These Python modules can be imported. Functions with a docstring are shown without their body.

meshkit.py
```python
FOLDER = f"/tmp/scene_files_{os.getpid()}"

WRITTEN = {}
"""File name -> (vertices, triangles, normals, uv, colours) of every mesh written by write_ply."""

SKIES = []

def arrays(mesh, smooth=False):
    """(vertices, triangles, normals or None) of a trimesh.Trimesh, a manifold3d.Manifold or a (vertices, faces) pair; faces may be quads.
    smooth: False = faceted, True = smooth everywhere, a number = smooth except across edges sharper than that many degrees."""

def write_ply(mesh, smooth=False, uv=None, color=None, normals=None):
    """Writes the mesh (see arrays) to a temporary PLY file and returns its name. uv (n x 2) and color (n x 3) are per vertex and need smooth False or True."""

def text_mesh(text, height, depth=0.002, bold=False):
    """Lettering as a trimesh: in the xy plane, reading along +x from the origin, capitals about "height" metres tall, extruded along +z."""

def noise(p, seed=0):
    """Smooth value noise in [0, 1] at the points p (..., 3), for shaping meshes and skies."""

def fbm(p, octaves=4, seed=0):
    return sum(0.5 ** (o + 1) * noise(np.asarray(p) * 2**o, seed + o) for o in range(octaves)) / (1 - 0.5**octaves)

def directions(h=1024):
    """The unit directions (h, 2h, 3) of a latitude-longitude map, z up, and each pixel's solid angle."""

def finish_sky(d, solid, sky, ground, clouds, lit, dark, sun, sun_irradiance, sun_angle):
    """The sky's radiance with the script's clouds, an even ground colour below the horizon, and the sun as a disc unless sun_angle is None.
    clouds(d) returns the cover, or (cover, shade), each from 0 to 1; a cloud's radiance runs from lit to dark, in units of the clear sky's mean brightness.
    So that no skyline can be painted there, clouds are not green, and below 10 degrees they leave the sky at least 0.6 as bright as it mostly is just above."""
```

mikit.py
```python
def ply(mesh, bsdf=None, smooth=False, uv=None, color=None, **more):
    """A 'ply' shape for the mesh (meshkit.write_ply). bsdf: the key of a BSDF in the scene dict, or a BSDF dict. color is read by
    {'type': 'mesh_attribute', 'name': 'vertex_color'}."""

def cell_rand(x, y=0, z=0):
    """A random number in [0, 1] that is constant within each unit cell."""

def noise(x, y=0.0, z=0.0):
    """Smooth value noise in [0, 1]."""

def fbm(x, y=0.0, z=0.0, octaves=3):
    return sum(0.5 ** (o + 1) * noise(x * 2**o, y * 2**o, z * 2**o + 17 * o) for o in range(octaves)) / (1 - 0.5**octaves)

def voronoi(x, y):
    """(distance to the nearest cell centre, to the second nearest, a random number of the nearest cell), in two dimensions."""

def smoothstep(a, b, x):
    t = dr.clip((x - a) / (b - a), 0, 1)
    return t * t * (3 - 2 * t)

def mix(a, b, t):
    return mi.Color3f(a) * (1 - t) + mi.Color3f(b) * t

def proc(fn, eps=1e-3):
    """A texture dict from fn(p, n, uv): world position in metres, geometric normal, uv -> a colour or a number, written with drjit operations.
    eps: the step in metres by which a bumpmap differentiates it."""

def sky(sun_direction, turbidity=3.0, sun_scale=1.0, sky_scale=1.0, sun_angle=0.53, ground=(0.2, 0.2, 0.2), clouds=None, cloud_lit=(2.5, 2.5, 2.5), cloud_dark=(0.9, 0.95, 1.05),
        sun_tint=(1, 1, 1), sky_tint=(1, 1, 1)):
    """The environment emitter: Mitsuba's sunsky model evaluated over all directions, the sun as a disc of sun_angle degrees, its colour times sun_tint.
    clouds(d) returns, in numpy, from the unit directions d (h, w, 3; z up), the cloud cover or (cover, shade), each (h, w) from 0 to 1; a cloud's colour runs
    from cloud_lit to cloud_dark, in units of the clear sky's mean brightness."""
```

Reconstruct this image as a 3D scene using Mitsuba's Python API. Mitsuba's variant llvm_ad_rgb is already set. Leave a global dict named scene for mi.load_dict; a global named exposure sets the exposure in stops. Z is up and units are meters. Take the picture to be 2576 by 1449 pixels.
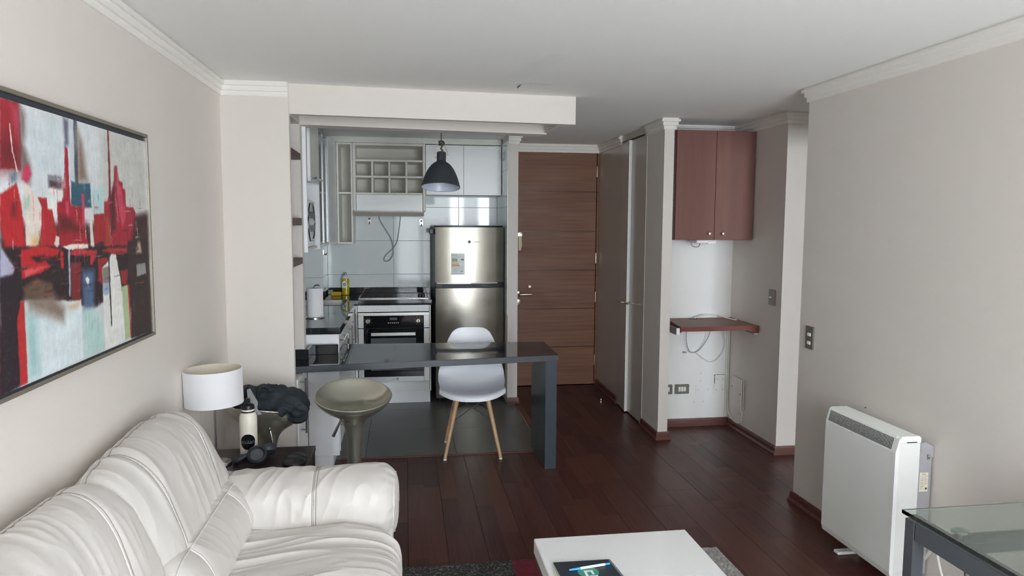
import math, random
import numpy as np, trimesh, drjit as dr, mitsuba as mi
import manifold3d as m3
from scipy.spatial import ConvexHull
from shapely.geometry import Polygon, box as sbox
import mikit, meshkit
from mikit import proc, noise, fbm, cell_rand, smoothstep, mix

T = mi.ScalarTransform4f
scene, labels = {'type': 'scene'}, {}

# ---------------------------------------------------------------- camera, daylight, exposure
YAW, PITCH, ROLL, EYE = math.radians(8.50), math.radians(5.25), math.radians(0.287), np.array([0, 0, 1.58])
_f = np.array([math.sin(YAW) * math.cos(PITCH), math.cos(YAW) * math.cos(PITCH), -math.sin(PITCH)])
_r = np.array([math.cos(YAW), -math.sin(YAW), 0.0])
_u = np.cross(_r, _f)
_up = math.cos(ROLL) * _u - math.sin(ROLL) * _r
scene['camera'] = {'type': 'perspective', 'fov': 2 * math.degrees(math.atan(1288 / 1797.55)), 'fov_axis': 'x', 'near_clip': 0.02, 'far_clip': 100.0,
                   'to_world': T().look_at(origin=EYE.tolist(), target=(EYE + _f).tolist(), up=_up.tolist())}
exposure = -0.17
# overcast daylight in the panes of the balcony window (the room's only light; the panes are built with the window below)
DAY = (36.0, 38.2, 40.8)
DAY_SHEER = (7.6, 8.1, 8.6)

# ---------------------------------------------------------------- helpers
rng = random.Random(7)
def srgb(r, g, b):
    return [((c / 255 + 0.055) / 1.055) ** 2.4 if c > 10 else c / 255 / 12.92 for c in (r, g, b)]

_used = {}
def numbered(base):
    n = _used.get(base, 0); _used[base] = n + 1
    return base if n == 0 else f'{base}_{n:03d}'

def tag(key, label, cat=None, group=None, kind=None):
    labels[key] = {'label': label}
    if cat: labels[key]['category'] = cat
    if group: labels[key]['group'] = group
    if kind: labels[key]['kind'] = kind
    return key

def thing(name, label, cat, group=None, kind=None):
    return tag(numbered(name), label, cat, group, kind)

def put(parent, name, mesh, bsdf, smooth=False, label=None, kind=None, **kw):
    """one entry: a part of parent (parent + '__' + name), or a thing when parent is None"""
    key = numbered(f'{parent}__{name}' if parent else name)
    scene[key] = mikit.ply(mesh, bsdf, smooth=smooth, **kw)
    if label or kind:
        labels[key] = {}
        if label: labels[key]['label'] = label
        if kind: labels[key]['kind'] = kind
    return key

def putd(parent, name, d):
    key = numbered(f'{parent}__{name}'); scene[key] = d
    return key

def struct(name, mesh, bsdf, label, cat, smooth=False):
    key = numbered(name)
    if mesh is not None: scene[key] = mikit.ply(mesh, bsdf, smooth=smooth)
    return tag(key, label, cat, kind='structure')

def cat(*ms):
    v, f, n = [], [], 0
    for m in ms:
        a, b = (np.asarray(m.vertices), np.asarray(m.faces)) if hasattr(m, 'vertices') else m
        b = np.asarray(b)
        if b.shape[1] == 4: b = np.vstack([b[:, [0, 1, 2]], b[:, [0, 2, 3]]])
        v.append(np.asarray(a, float)); f.append(b + n); n += len(a)
    return np.vstack(v), np.vstack(f)

_c = []
for sx in (-1, 1):
    for sy in (-1, 1):
        for sz in (-1, 1):
            for k in range(3): _c.append((sx, sy, sz, k))
_cp = np.array([[s * (1 if j == k else 0.8) for j, s in enumerate(c[:3])] for c in _c for k in [c[3]]])
_h = ConvexHull(_cp)
_hf = _h.simplices.copy()
for i, t in enumerate(_hf):
    a, b, c_ = _cp[t]
    if np.dot(np.cross(b - a, c_ - a), a + b + c_) < 0: _hf[i] = t[::-1]
def bx(x0, x1, y0, y1, z0, z1, c=0.002):
    """box with chamfered edges"""
    lo, hi = np.array([x0, y0, z0], float), np.array([x1, y1, z1], float)
    h, m = (hi - lo) / 2, (hi + lo) / 2
    c = min(c, 0.45 * h.min())
    v = np.array([[s[j] * (h[j] if j == s[3] else h[j] - c) for j in range(3)] for s in _c]) + m
    return v, _hf
def plain(x0, x1, y0, y1, z0, z1):
    m = trimesh.creation.box(extents=(x1 - x0, y1 - y0, z1 - z0)); m.apply_translation(((x0 + x1) / 2, (y0 + y1) / 2, (z0 + z1) / 2))
    return np.array(m.vertices), np.array(m.faces)
def rot(m, axis, deg, about=(0, 0, 0)):
    M = trimesh.transformations.rotation_matrix(math.radians(deg), axis, about)
    return m[0] @ M[:3, :3].T + M[:3, 3], m[1]
def mov(m, d): return m[0] + np.asarray(d, float), m[1]
def smooth_path(pts, n=12, closed=False):
    p = np.asarray(pts, float)
    q = np.vstack([2 * p[0] - p[1], p, 2 * p[-1] - p[-2]])
    out = []
    for i in range(1, len(q) - 2):
        for t in np.linspace(0, 1, n, endpoint=False):
            a, b, c_, d = q[i - 1], q[i], q[i + 1], q[i + 2]
            out.append(0.5 * (2 * b + (c_ - a) * t + (2 * a - 5 * b + 4 * c_ - d) * t * t + (3 * b - a - 3 * c_ + d) * t ** 3))
    out.append(p[-1])
    return np.array(out)
def tube(pts, r, sides=10, smooth=0):
    p = smooth_path(pts, smooth) if smooth else np.asarray(pts, float)
    r = np.broadcast_to(np.asarray(r, float), (len(p),)) if np.ndim(r) == 0 or len(np.atleast_1d(r)) == len(p) else np.interp(np.linspace(0, 1, len(p)), np.linspace(0, 1, len(r)), r)
    t = np.gradient(p, axis=0); t /= np.linalg.norm(t, axis=1, keepdims=True) + 1e-12
    a = np.cross(t[0], [0, 0, 1.0] if abs(t[0][2]) < 0.9 else [1.0, 0, 0]); a /= np.linalg.norm(a)
    A = []
    for k in range(len(p)):
        a = a - t[k] * np.dot(a, t[k]); a /= np.linalg.norm(a) + 1e-12; A.append(a)
    A = np.array(A); B = np.cross(t, A); ang = np.arange(sides) * 2 * np.pi / sides
    v = p[:, None] + r[:, None, None] * (np.cos(ang)[None, :, None] * A[:, None] + np.sin(ang)[None, :, None] * B[:, None])
    n = len(p)
    i, j = np.meshgrid(np.arange(n - 1), np.arange(sides), indexing='ij'); j2 = (j + 1) % sides
    q = np.stack([i * sides + j, i * sides + j2, (i + 1) * sides + j2, (i + 1) * sides + j], -1).reshape(-1, 4)
    f = np.vstack([q[:, [0, 1, 2]], q[:, [0, 2, 3]]])
    v = np.vstack([v.reshape(-1, 3), p[0], p[-1]]); c0, c1 = len(v) - 2, len(v) - 1
    k = np.arange(sides); k2 = (k + 1) % sides
    f = np.vstack([f, np.stack([k2, k, k * 0 + c0], 1), np.stack([(n - 1) * sides + k, (n - 1) * sides + k2, k * 0 + c1], 1)])
    return v, f
def lathe(prof, n=48, at=(0, 0, 0)):
    p = np.asarray(prof, float); ang = np.arange(n) * 2 * np.pi / n
    v = np.stack([p[:, None, 0] * np.cos(ang), p[:, None, 0] * np.sin(ang), np.broadcast_to(p[:, None, 1], (len(p), n))], -1).reshape(-1, 3)
    i, j = np.meshgrid(np.arange(len(p) - 1), np.arange(n), indexing='ij'); j2 = (j + 1) % n
    q = np.stack([i * n + j, i * n + j2, (i + 1) * n + j2, (i + 1) * n + j], -1).reshape(-1, 4)
    f = np.vstack([q[:, [0, 1, 2]], q[:, [0, 2, 3]]])
    return v + np.asarray(at, float), f
def xlathe(prof, n=32, at=(0, 0, 0), axis='y-'):
    """lathe whose axis points along -y ('y-'), +x ('x+') or -x ('x-') instead of up"""
    v, f = lathe(prof, n)
    if axis == 'y-': v = np.stack([v[:, 0], -v[:, 2], v[:, 1]], 1)
    elif axis == 'x+': v = np.stack([v[:, 2], v[:, 0], v[:, 1]], 1)
    elif axis == 'x-': v = np.stack([-v[:, 2], -v[:, 0], v[:, 1]], 1)
    return v + np.asarray(at, float), f
def prism(poly, h0, h1, axis='z'):
    """polygon (list of points or shapely) extruded; axis z: (x,y); axis y: (x,z); axis x: (y,z)"""
    P = poly if hasattr(poly, 'exterior') else Polygon(poly)
    m = trimesh.creation.extrude_polygon(P, h1 - h0, engine='earcut')
    v = np.array(m.vertices); f = np.array(m.faces); v[:, 2] += h0
    if axis == 'y': v = v[:, [0, 2, 1]]; f = f[:, ::-1]
    if axis == 'x': v = v[:, [2, 0, 1]]
    return v, f
def grid(P):
    """open surface through a (n, m, 3) array of points"""
    n, m = P.shape[:2]
    i, j = np.meshgrid(np.arange(n - 1), np.arange(m - 1), indexing='ij')
    q = np.stack([i * m + j, (i + 1) * m + j, (i + 1) * m + j + 1, i * m + j + 1], -1).reshape(-1, 4)
    return P.reshape(-1, 3), np.vstack([q[:, [0, 1, 2]], q[:, [0, 2, 3]]])
def text(s, h, origin, right, up, depth=0.0006, bold=False, center=True):
    m = meshkit.text_mesh(s, h, depth, bold)
    v = np.array(m.vertices); f = np.array(m.faces)
    if center: v[:, 0] -= (v[:, 0].min() + v[:, 0].max()) / 2
    r, u = np.asarray(right, float), np.asarray(up, float); n = np.cross(r, u)
    return np.asarray(origin, float) + v[:, :1] * r + v[:, 1:2] * u + v[:, 2:] * n, f
FR, UPV = (1, 0, 0), (0, 0, 1)      # lettering that faces the living room (-y)
def sweep(path, prof, side):
    """moulding: profile (d, z) swept along a polyline in plan with mitred corners; side +1: d grows to the left of travel"""
    p = np.asarray(path, float); d = np.diff(p, axis=0); d /= np.linalg.norm(d, axis=1, keepdims=True)
    nrm = np.stack([-d[:, 1], d[:, 0]], 1) * side
    rows = []
    for k in range(len(p)):
        a, b = nrm[max(k - 1, 0)], nrm[min(k, len(nrm) - 1)]
        m = (a + b); m /= np.linalg.norm(m); m /= max(np.dot(m, a), 0.2)
        rows.append([(p[k][0] + m[0] * q[0], p[k][1] + m[1] * q[0], q[1]) for q in prof])
    R = np.array(rows); n, k = R.shape[:2]
    R2 = np.concatenate([R, R[:, :1]], 1)
    v, f = grid(R2)
    if side > 0: f = f[:, ::-1]
    cap = trimesh.creation.triangulate_polygon(Polygon(prof), engine='earcut')[1]
    f = np.vstack([f, cap if side > 0 else cap[:, ::-1], (cap[:, ::-1] if side > 0 else cap) + (n - 1) * (k + 1)])
    m = trimesh.Trimesh(v, f, process=True)
    trimesh.repair.fix_normals(m)
    return np.array(m.vertices), np.array(m.faces)

# ---------------------------------------------------------------- materials
def mat(name, base, rough=0.5, **kw):
    b = {'type': 'rgb', 'value': list(base)} if not isinstance(base, dict) else base
    r = rough
    scene[name] = {'type': 'twosided', 'b': {'type': 'principled', 'base_color': b, 'roughness': r, **kw}}
    return name
def bumped(name, base, rough, bump, scale, **kw):
    b = {'type': 'rgb', 'value': list(base)} if not isinstance(base, dict) else base
    scene[name] = {'type': 'twosided', 'b': {'type': 'bumpmap', 'arbitrary': bump, 'scale': scale,
                   'nested': {'type': 'principled', 'base_color': b, 'roughness': rough, **kw}}}
    return name
def mottled(rgb, amp=0.03, s=3.0, fine=60.0):
    c = mi.Color3f(rgb)
    def fn(p, n, uv):
        k = 1 + amp * (fbm(p.x * s, p.y * s, p.z * s, 3) - 0.5) * 2 + amp * 0.5 * (noise(p.x * fine, p.y * fine, p.z * fine) - 0.5)
        return c * k
    return proc(fn)
mat('mat_wall', mottled(srgb(215, 209, 202), 0.02), 0.55, specular=0.35)
mat('mat_wall_kitchen', mottled(srgb(214, 210, 203), 0.02), 0.5, specular=0.35)
mat('mat_ceiling', mottled(srgb(224, 225, 222), 0.012, 1.5), 0.7, specular=0.2)
mat('mat_crown', srgb(229, 227, 221), 0.45, specular=0.4)
mat('mat_niche_white', mottled(srgb(228, 228, 225), 0.015), 0.55, specular=0.3)
mat('mat_closet', srgb(184, 178, 170), 0.24, specular=0.5)
mat('mat_white_edge', srgb(222, 223, 220), 0.5)

def floor_fn(p, n, uv):
    c = (p.x - 1.703) / 0.0945
    i = dr.floor(c)
    j = dr.floor((p.y + 1.7 * cell_rand(i, 3)) / 0.48)
    t = cell_rand(i, j, 5)
    g = fbm(p.x * 90 + 7 * t, p.y * 4 + 31 * t, 0, 4)
    g2 = noise(p.x * 260, p.y * 9, t * 20)
    base = mix(srgb(70, 41, 37), srgb(80, 48, 41), smoothstep(0.1, 0.95, t))
    base = mix(base, srgb(60, 36, 36), 0.6 * smoothstep(0.86, 0.88, cell_rand(i, j, 9)))
    base = base * (0.86 + 0.28 * g) * (0.95 + 0.1 * g2)
    edge = smoothstep(0.0, 0.025, dr.minimum(c - i, 1 - (c - i)))
    return base * (0.90 + 0.10 * edge)
def floor_rough(p, n, uv):
    return 0.27 + 0.14 * fbm(p.x * 6, p.y * 1.5, 0, 3)
mat('mat_floor', proc(floor_fn), proc(floor_rough), specular=0.26)
mat('mat_subfloor', srgb(30, 20, 18), 0.9)
def wood_fn(c0, c1, ax):
    c0, c1 = mi.Color3f(c0), mi.Color3f(c1)
    def fn(p, n, uv):
        a, b, c = (p.x, p.y, p.z) if ax == 'x' else ((p.y, p.x, p.z) if ax == 'y' else (p.z, p.x, p.y))
        g = fbm(a * 3.0 + 0.7 * noise(b * 9, c * 9), b * 55, c * 55, 4)
        h = fbm(a * 1.2, b * 7, c * 7, 2)
        return mix(c0, c1, smoothstep(0.25, 0.75, 0.65 * g + 0.35 * h))
    return proc(fn)
mat('mat_baseboard', wood_fn(srgb(80, 46, 41), srgb(94, 56, 49), 'x'), 0.38)
mat('mat_door_wood', wood_fn(srgb(110, 74, 57), srgb(128, 89, 68), 'x'), proc(lambda p, n, uv: 0.36 + 0.2 * fbm(p.x * 5, 0, p.z * 9, 3)), specular=0.3)
mat('mat_cherry', wood_fn(srgb(114, 80, 73), srgb(121, 84, 76), 'z'), 0.45, specular=0.25)
mat('mat_cherry_edge', srgb(110, 54, 46), 0.4)
mat('mat_cherry_dark', srgb(66, 42, 42), 0.4)
mat('mat_wenge', wood_fn(srgb(42, 33, 36), srgb(54, 43, 47), 'x'), 0.3)
mat('mat_shelf_brown', srgb(84, 62, 56), 0.5)
mat('mat_beech', wood_fn(srgb(178, 140, 106), srgb(204, 168, 130), 'z'), 0.45)
mat('mat_tile', mottled(srgb(230, 239, 239), 0.02, 1.3), 0.06, specular=0.42)
mat('mat_grout', srgb(124, 132, 134), 0.8)
mat('mat_floor_tile', mottled(srgb(92, 93, 92), 0.06, 2.2, 120), proc(lambda p, n, uv: 0.3 + 0.12 * fbm(p.x * 4, p.y * 4, 0, 3)), specular=0.5)
mat('mat_floor_grout', srgb(48, 48, 48), 0.9)
mat('mat_kitchen_white', srgb(236, 239, 238), 0.28, specular=0.5)
mat('mat_kitchen_panel', srgb(240, 243, 246), 0.3, specular=0.5)
mat('mat_carcass', mottled(srgb(224, 224, 216), 0.03, 8), 0.5)
mat('mat_cab_back', mottled(srgb(214, 212, 204), 0.04, 6), 0.6)
mat('mat_hood', srgb(184, 180, 170), 0.34, metallic=0.4)
mat('mat_lamp_cord', srgb(74, 74, 62), 0.4)
mat('mat_dark_glass', srgb(70, 78, 80), 0.08, specular=0.6)
mat('mat_granite', proc(lambda p, n, uv: mix(srgb(32, 35, 38), srgb(44, 47, 50), smoothstep(0.62, 0.82, noise(p.x * 420, p.y * 420, p.z * 420)))), 0.05, specular=0.6)
mat('mat_bar_edge', mottled(srgb(58, 63, 69), 0.14, 25, 200), 0.35)
mat('mat_bar_leg', mottled(srgb(56, 64, 72), 0.06, 12), 0.28)
mat('mat_black', srgb(26, 28, 31), 0.35)
mat('mat_black_matte', srgb(30, 31, 33), 0.7)
mat('mat_black_gloss', srgb(14, 16, 20), 0.05, specular=0.6)
mat('mat_rubber', srgb(40, 40, 42), 0.8)
def brushed(axis):
    def fn(p, n, uv):
        return (0.24 + 0.10 * noise(p.x * 6, p.y * 6, p.z * 1500)) if axis == 'x' else (0.24 + 0.10 * noise(p.x * 1500, p.y * 6, p.z * 6))
    return proc(fn)
def steel_fn(p, n, uv):
    return mi.Color3f(srgb(184, 184, 181)) * (0.93 + 0.14 * noise(p.x * 3, p.y * 3, p.z * 900)) * (0.96 + 0.08 * fbm(p.x * 6, p.y * 6, p.z * 6, 3))
scene['mat_steel'] = {'type': 'twosided', 'b': {'type': 'principled', 'base_color': proc(steel_fn), 'metallic': 1.0, 'roughness': 0.3}}
scene['mat_steel_fridge'] = {'type': 'twosided', 'b': {'type': 'principled', 'base_color': proc(lambda p, n, uv: mi.Color3f(0.70, 0.67, 0.60) * steel_fn(p, n, uv)), 'metallic': 1.0, 'roughness': proc(lambda p, n, uv: 0.2 + 0.10 * fbm(p.x * 5, p.y * 5, p.z * 9, 4))}}
mat('mat_chrome', srgb(200, 202, 204), 0.12, metallic=1.0)
mat('mat_nickel', srgb(214, 208, 190), 0.22, metallic=1.0)
mat('mat_champagne', srgb(196, 196, 182), 0.25, metallic=0.85, clearcoat=0.5, clearcoat_gloss=0.85)
mat('mat_fridge_side', srgb(44, 47, 50), 0.4)
mat('mat_alu', srgb(172, 178, 180), 0.3, metallic=0.7)
mat('mat_white_plastic', srgb(236, 237, 236), 0.35)
mat('mat_chair_shell', srgb(232, 235, 242), 0.38)
mat('mat_lamp_metal', srgb(58, 64, 70), 0.28, specular=0.6)
mat('mat_lamp_inner', srgb(196, 203, 218), 0.35)
mat('mat_heater', srgb(236, 240, 236), 0.4)
mat('mat_heater_rear', srgb(158, 156, 160), 0.45)
mat('mat_frame', srgb(126, 121, 108), 0.4, metallic=0.4)
mat('mat_frame_edge', srgb(196, 190, 176), 0.3, metallic=0.7)
mat('mat_frame_dark', srgb(40, 44, 52), 0.5)
mat('mat_shade', proc(lambda p, n, uv: mi.Color3f(srgb(222, 222, 225)) * (0.965 + 0.07 * noise(p.x * 500, p.y * 500, p.z * 1200))), 0.8)
mat('mat_shade_inner', srgb(222, 214, 200), 0.8)
mat('mat_cable', srgb(222, 221, 214), 0.5)
mat('mat_cable_grey', srgb(150, 156, 158), 0.5)
mat('mat_plate_grey', srgb(112, 110, 103), 0.35, metallic=0.3)
mat('mat_socket_white', srgb(238, 238, 234), 0.4)
mat('mat_hole', srgb(60, 60, 60), 0.9)
mat('mat_screw', srgb(150, 150, 146), 0.6)
mat('mat_bottle_cream', srgb(228, 222, 208), 0.45)
mat('mat_paper', proc(lambda p, n, uv: mi.Color3f(srgb(240, 242, 244)) * (0.96 + 0.06 * noise(p.x * 300, p.y * 300, p.z * 300))), 0.9)
mat('mat_sponge', srgb(206, 172, 56), 0.9)
mat('mat_soap', srgb(196, 174, 34), 0.1, specular=0.5)
mat('mat_label_white', srgb(226, 232, 230), 0.4)
mat('mat_label_green', srgb(52, 110, 62), 0.4)
mat('mat_jacket', mottled(srgb(27, 35, 42), 0.10, 9, 300), 0.75, sheen=0.3)
mat('mat_jacket_mesh', proc(lambda p, n, uv: mix(srgb(84, 88, 90), srgb(172, 174, 172), smoothstep(0.35, 0.6, noise(p.x * 900, p.y * 900, p.z * 900)))), 0.8)
mat('mat_phones', srgb(48, 51, 57), 0.5)
mat('mat_phones_inner', srgb(76, 79, 84), 0.6)
mat('mat_table_white', srgb(232, 235, 234), 0.16, specular=0.5)
mat('mat_table_metal', srgb(88, 92, 98), 0.35, metallic=0.5)
mat('mat_notebook', srgb(38, 46, 54), 0.5)
mat('mat_green_logo', srgb(58, 132, 112), 0.5)
mat('mat_pen_blue', srgb(52, 148, 206), 0.3)
mat('mat_pen_white', srgb(222, 232, 232), 0.3)
mat('mat_logo_dark', srgb(52, 50, 50), 0.4)
mat('mat_sticker_yellowish', srgb(214, 210, 190), 0.5)
mat('mat_cream_plastic', srgb(206, 196, 160), 0.5)
for nm, c in (('green', (58, 120, 70)), ('lime', (120, 160, 84)), ('yellow', (216, 200, 90)), ('amber', (216, 168, 84)), ('orange', (204, 128, 84)), ('red', (180, 72, 62))):
    mat('mat_e_' + nm, srgb(*c), 0.4)
def leather_fn(p, n, uv):
    k = 0.96 + 0.06 * fbm(p.x * 5, p.y * 5, p.z * 5, 3)
    return mi.Color3f(srgb(205, 201, 196)) * k
def leather_bump(p, n, uv):
    return fbm(p.x * 260, p.y * 260, p.z * 260, 2)
bumped('mat_leather', proc(leather_fn), 0.46, proc(leather_bump, 8e-4), 0.0006, specular=0.28)
mat('mat_stitch', srgb(142, 138, 130), 0.7)
mat('mat_piping', srgb(212, 209, 204), 0.4)
def rug_fn(p, n, uv):
    w = noise(p.x * 160, p.y * 160, 3)
    f = noise(p.x * 60, p.y * 60, 9)
    grey = mix(srgb(46, 46, 46), srgb(96, 96, 92), smoothstep(0.5, 0.9, w)) * (0.8 + 0.4 * f)
    red = mi.Color3f(srgb(96, 30, 44)) * (0.75 + 0.5 * w)
    brown = mi.Color3f(srgb(84, 60, 46)) * (0.8 + 0.4 * w)
    light = mix(srgb(120, 118, 116), srgb(168, 166, 164), w) * (0.85 + 0.3 * f)
    c = dr.select(p.x < 0.476, grey, dr.select(p.x < 0.585, red, dr.select(p.x < 1.0, brown, light)))
    return c
bumped('mat_rug', proc(rug_fn), 0.95, proc(lambda p, n, uv: noise(p.x * 150, p.y * 150, 0), 2e-3), 0.004)
scene['mat_glass_solid'] = {'type': 'dielectric', 'int_ior': 1.5, 'specular_transmittance': {'type': 'rgb', 'value': [0.86, 0.93, 0.90]}}
scene['mat_clear_plastic'] = {'type': 'thindielectric', 'int_ior': 1.45}
mat('mat_glass_edge', srgb(24, 52, 50), 0.1, specular=0.6)
mat('mat_curtain', srgb(206, 204, 198), 0.8)
# ================================================================ THE SETTING
CZ = 2.315
def hx(y): return 1.815 + 0.015 * (y - 4.9)
# ceiling with its old repair patch and the crack by the beam
def ceiling_fn(p, n, uv):
    ax, ay, bx_, by = 0.575, 3.62, 0.685, 3.20
    t = dr.clip(((p.x - ax) * (bx_ - ax) + (p.y - ay) * (by - ay)) / ((bx_ - ax) ** 2 + (by - ay) ** 2), 0, 1)
    d = dr.sqrt(dr.square(p.x - ax - t * (bx_ - ax)) + dr.square(p.y - ay - t * (by - ay)))
    w = 0.045 + 0.05 * (fbm(p.x * 9, p.y * 9, 0, 3) - 0.3)
    k = 1 - 0.022 * smoothstep(0.003, -0.003, d - w)
    k = k * (1 + 0.012 * (fbm(p.x * 1.5, p.y * 1.5, 0, 3) - 0.5) * 2)
    return mi.Color3f(srgb(224, 225, 222)) * k
mat('mat_ceiling', proc(ceiling_fn), 0.7, specular=0.2)
ceil = struct('ceiling', plain(-1.08, 4.45, -2.45, 6.9, CZ, CZ + 0.1), 'mat_ceiling', 'white plastered ceiling with a patched crack near the beam', 'ceiling')
put(ceil, 'crack', cat(tube([(0.622, 3.975, CZ), (0.612, 3.93, CZ), (0.618, 3.90, CZ), (0.616, 3.852, CZ)], [0.001, 0.003, 0.004, 0.001], 6), tube([(0.616, 3.852, CZ + .0005), (0.70, 3.835, CZ + .0005), (0.78, 3.83, CZ + .0005)], 0.0012, 5)), 'mat_hole', label='dark crack in the plaster with a peeling edge')

# floor: boards of dark laminate, each its own piece; grey tiles in the kitchen
flr = struct('floor', plain(-1.08, 4.45, -2.45, 6.9, -0.06, -0.012), 'mat_subfloor', 'dark reddish brown laminate floor laid in long boards', 'floor')
KX, KY = 0.935, 4.755      # corner of the tiled kitchen floor
W = 0.189
for k in range(-14, 9):
    xa, xb = 1.703 + W * (k - 1), 1.703 + W * k
    if xb < -0.96 or xa > 3.2: continue
    xa, xb = max(xa, -0.96), min(xb, 3.3)
    ymax = 6.70 if xa > 0.93 else KY - 0.012
    if xa > 2.4: ymax = 5.22 if xa < 2.5 else 4.47
    if xb > 2.2 and xa < 3.3: pass
    y = -2.3 - rng.uniform(0, 1.0)
    ends = []
    off = {0: 3.93, -1: 3.717, 1: 3.64}.get(k)
    if off is not None: y = off - 1.2 * 6
    while y < ymax:
        y2 = y + 1.2
        a, b = max(y, -1.2), min(y2, ymax)
        if xa > 2.15: a = max(a, 3.4)
        if b - a > 0.02:
            dz = rng.uniform(-0.0006, 0.0)
            put(flr, 'plank', bx(xa + .0006, xb - .0006, a + .0007, b - .0007, -0.012, dz, 0.0009), 'mat_floor')
        y = y2
put(flr, 'kitchen_grout', plain(-0.96, KX, KY, 6.75, -0.012, -0.003), 'mat_floor_grout', label='dark grout bed under the kitchen tiles')
txs, tys = [-0.89, -0.28, 0.335, KX], [KY + 0.004, 5.38, 5.985, 6.59, 6.75]
for i in range(3):
    for j in range(4):
        put(flr, 'tile', bx(txs[i] + .0012, txs[i + 1] - .0012, tys[j] + .0012, tys[j + 1] - .0012, -0.011, 0.0, 0.001), 'mat_floor_tile', label='grey kitchen floor tile' if i == j == 0 else None)
trim = struct('trim_1', cat(bx(-0.43, KX + 0.012, KY - 0.014, KY + 0.004, -0.01, 0.006, 0.003)), 'mat_baseboard', 'thin brown threshold strip along the front of the kitchen tiles', 'threshold')
trim = struct('trim_2', bx(KX - 0.004, KX + 0.052, KY - 0.014, 6.06, -0.01, 0.007, 0.003), 'mat_baseboard', 'flat brown threshold strip along the right side of the kitchen tiles', 'threshold')

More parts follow.
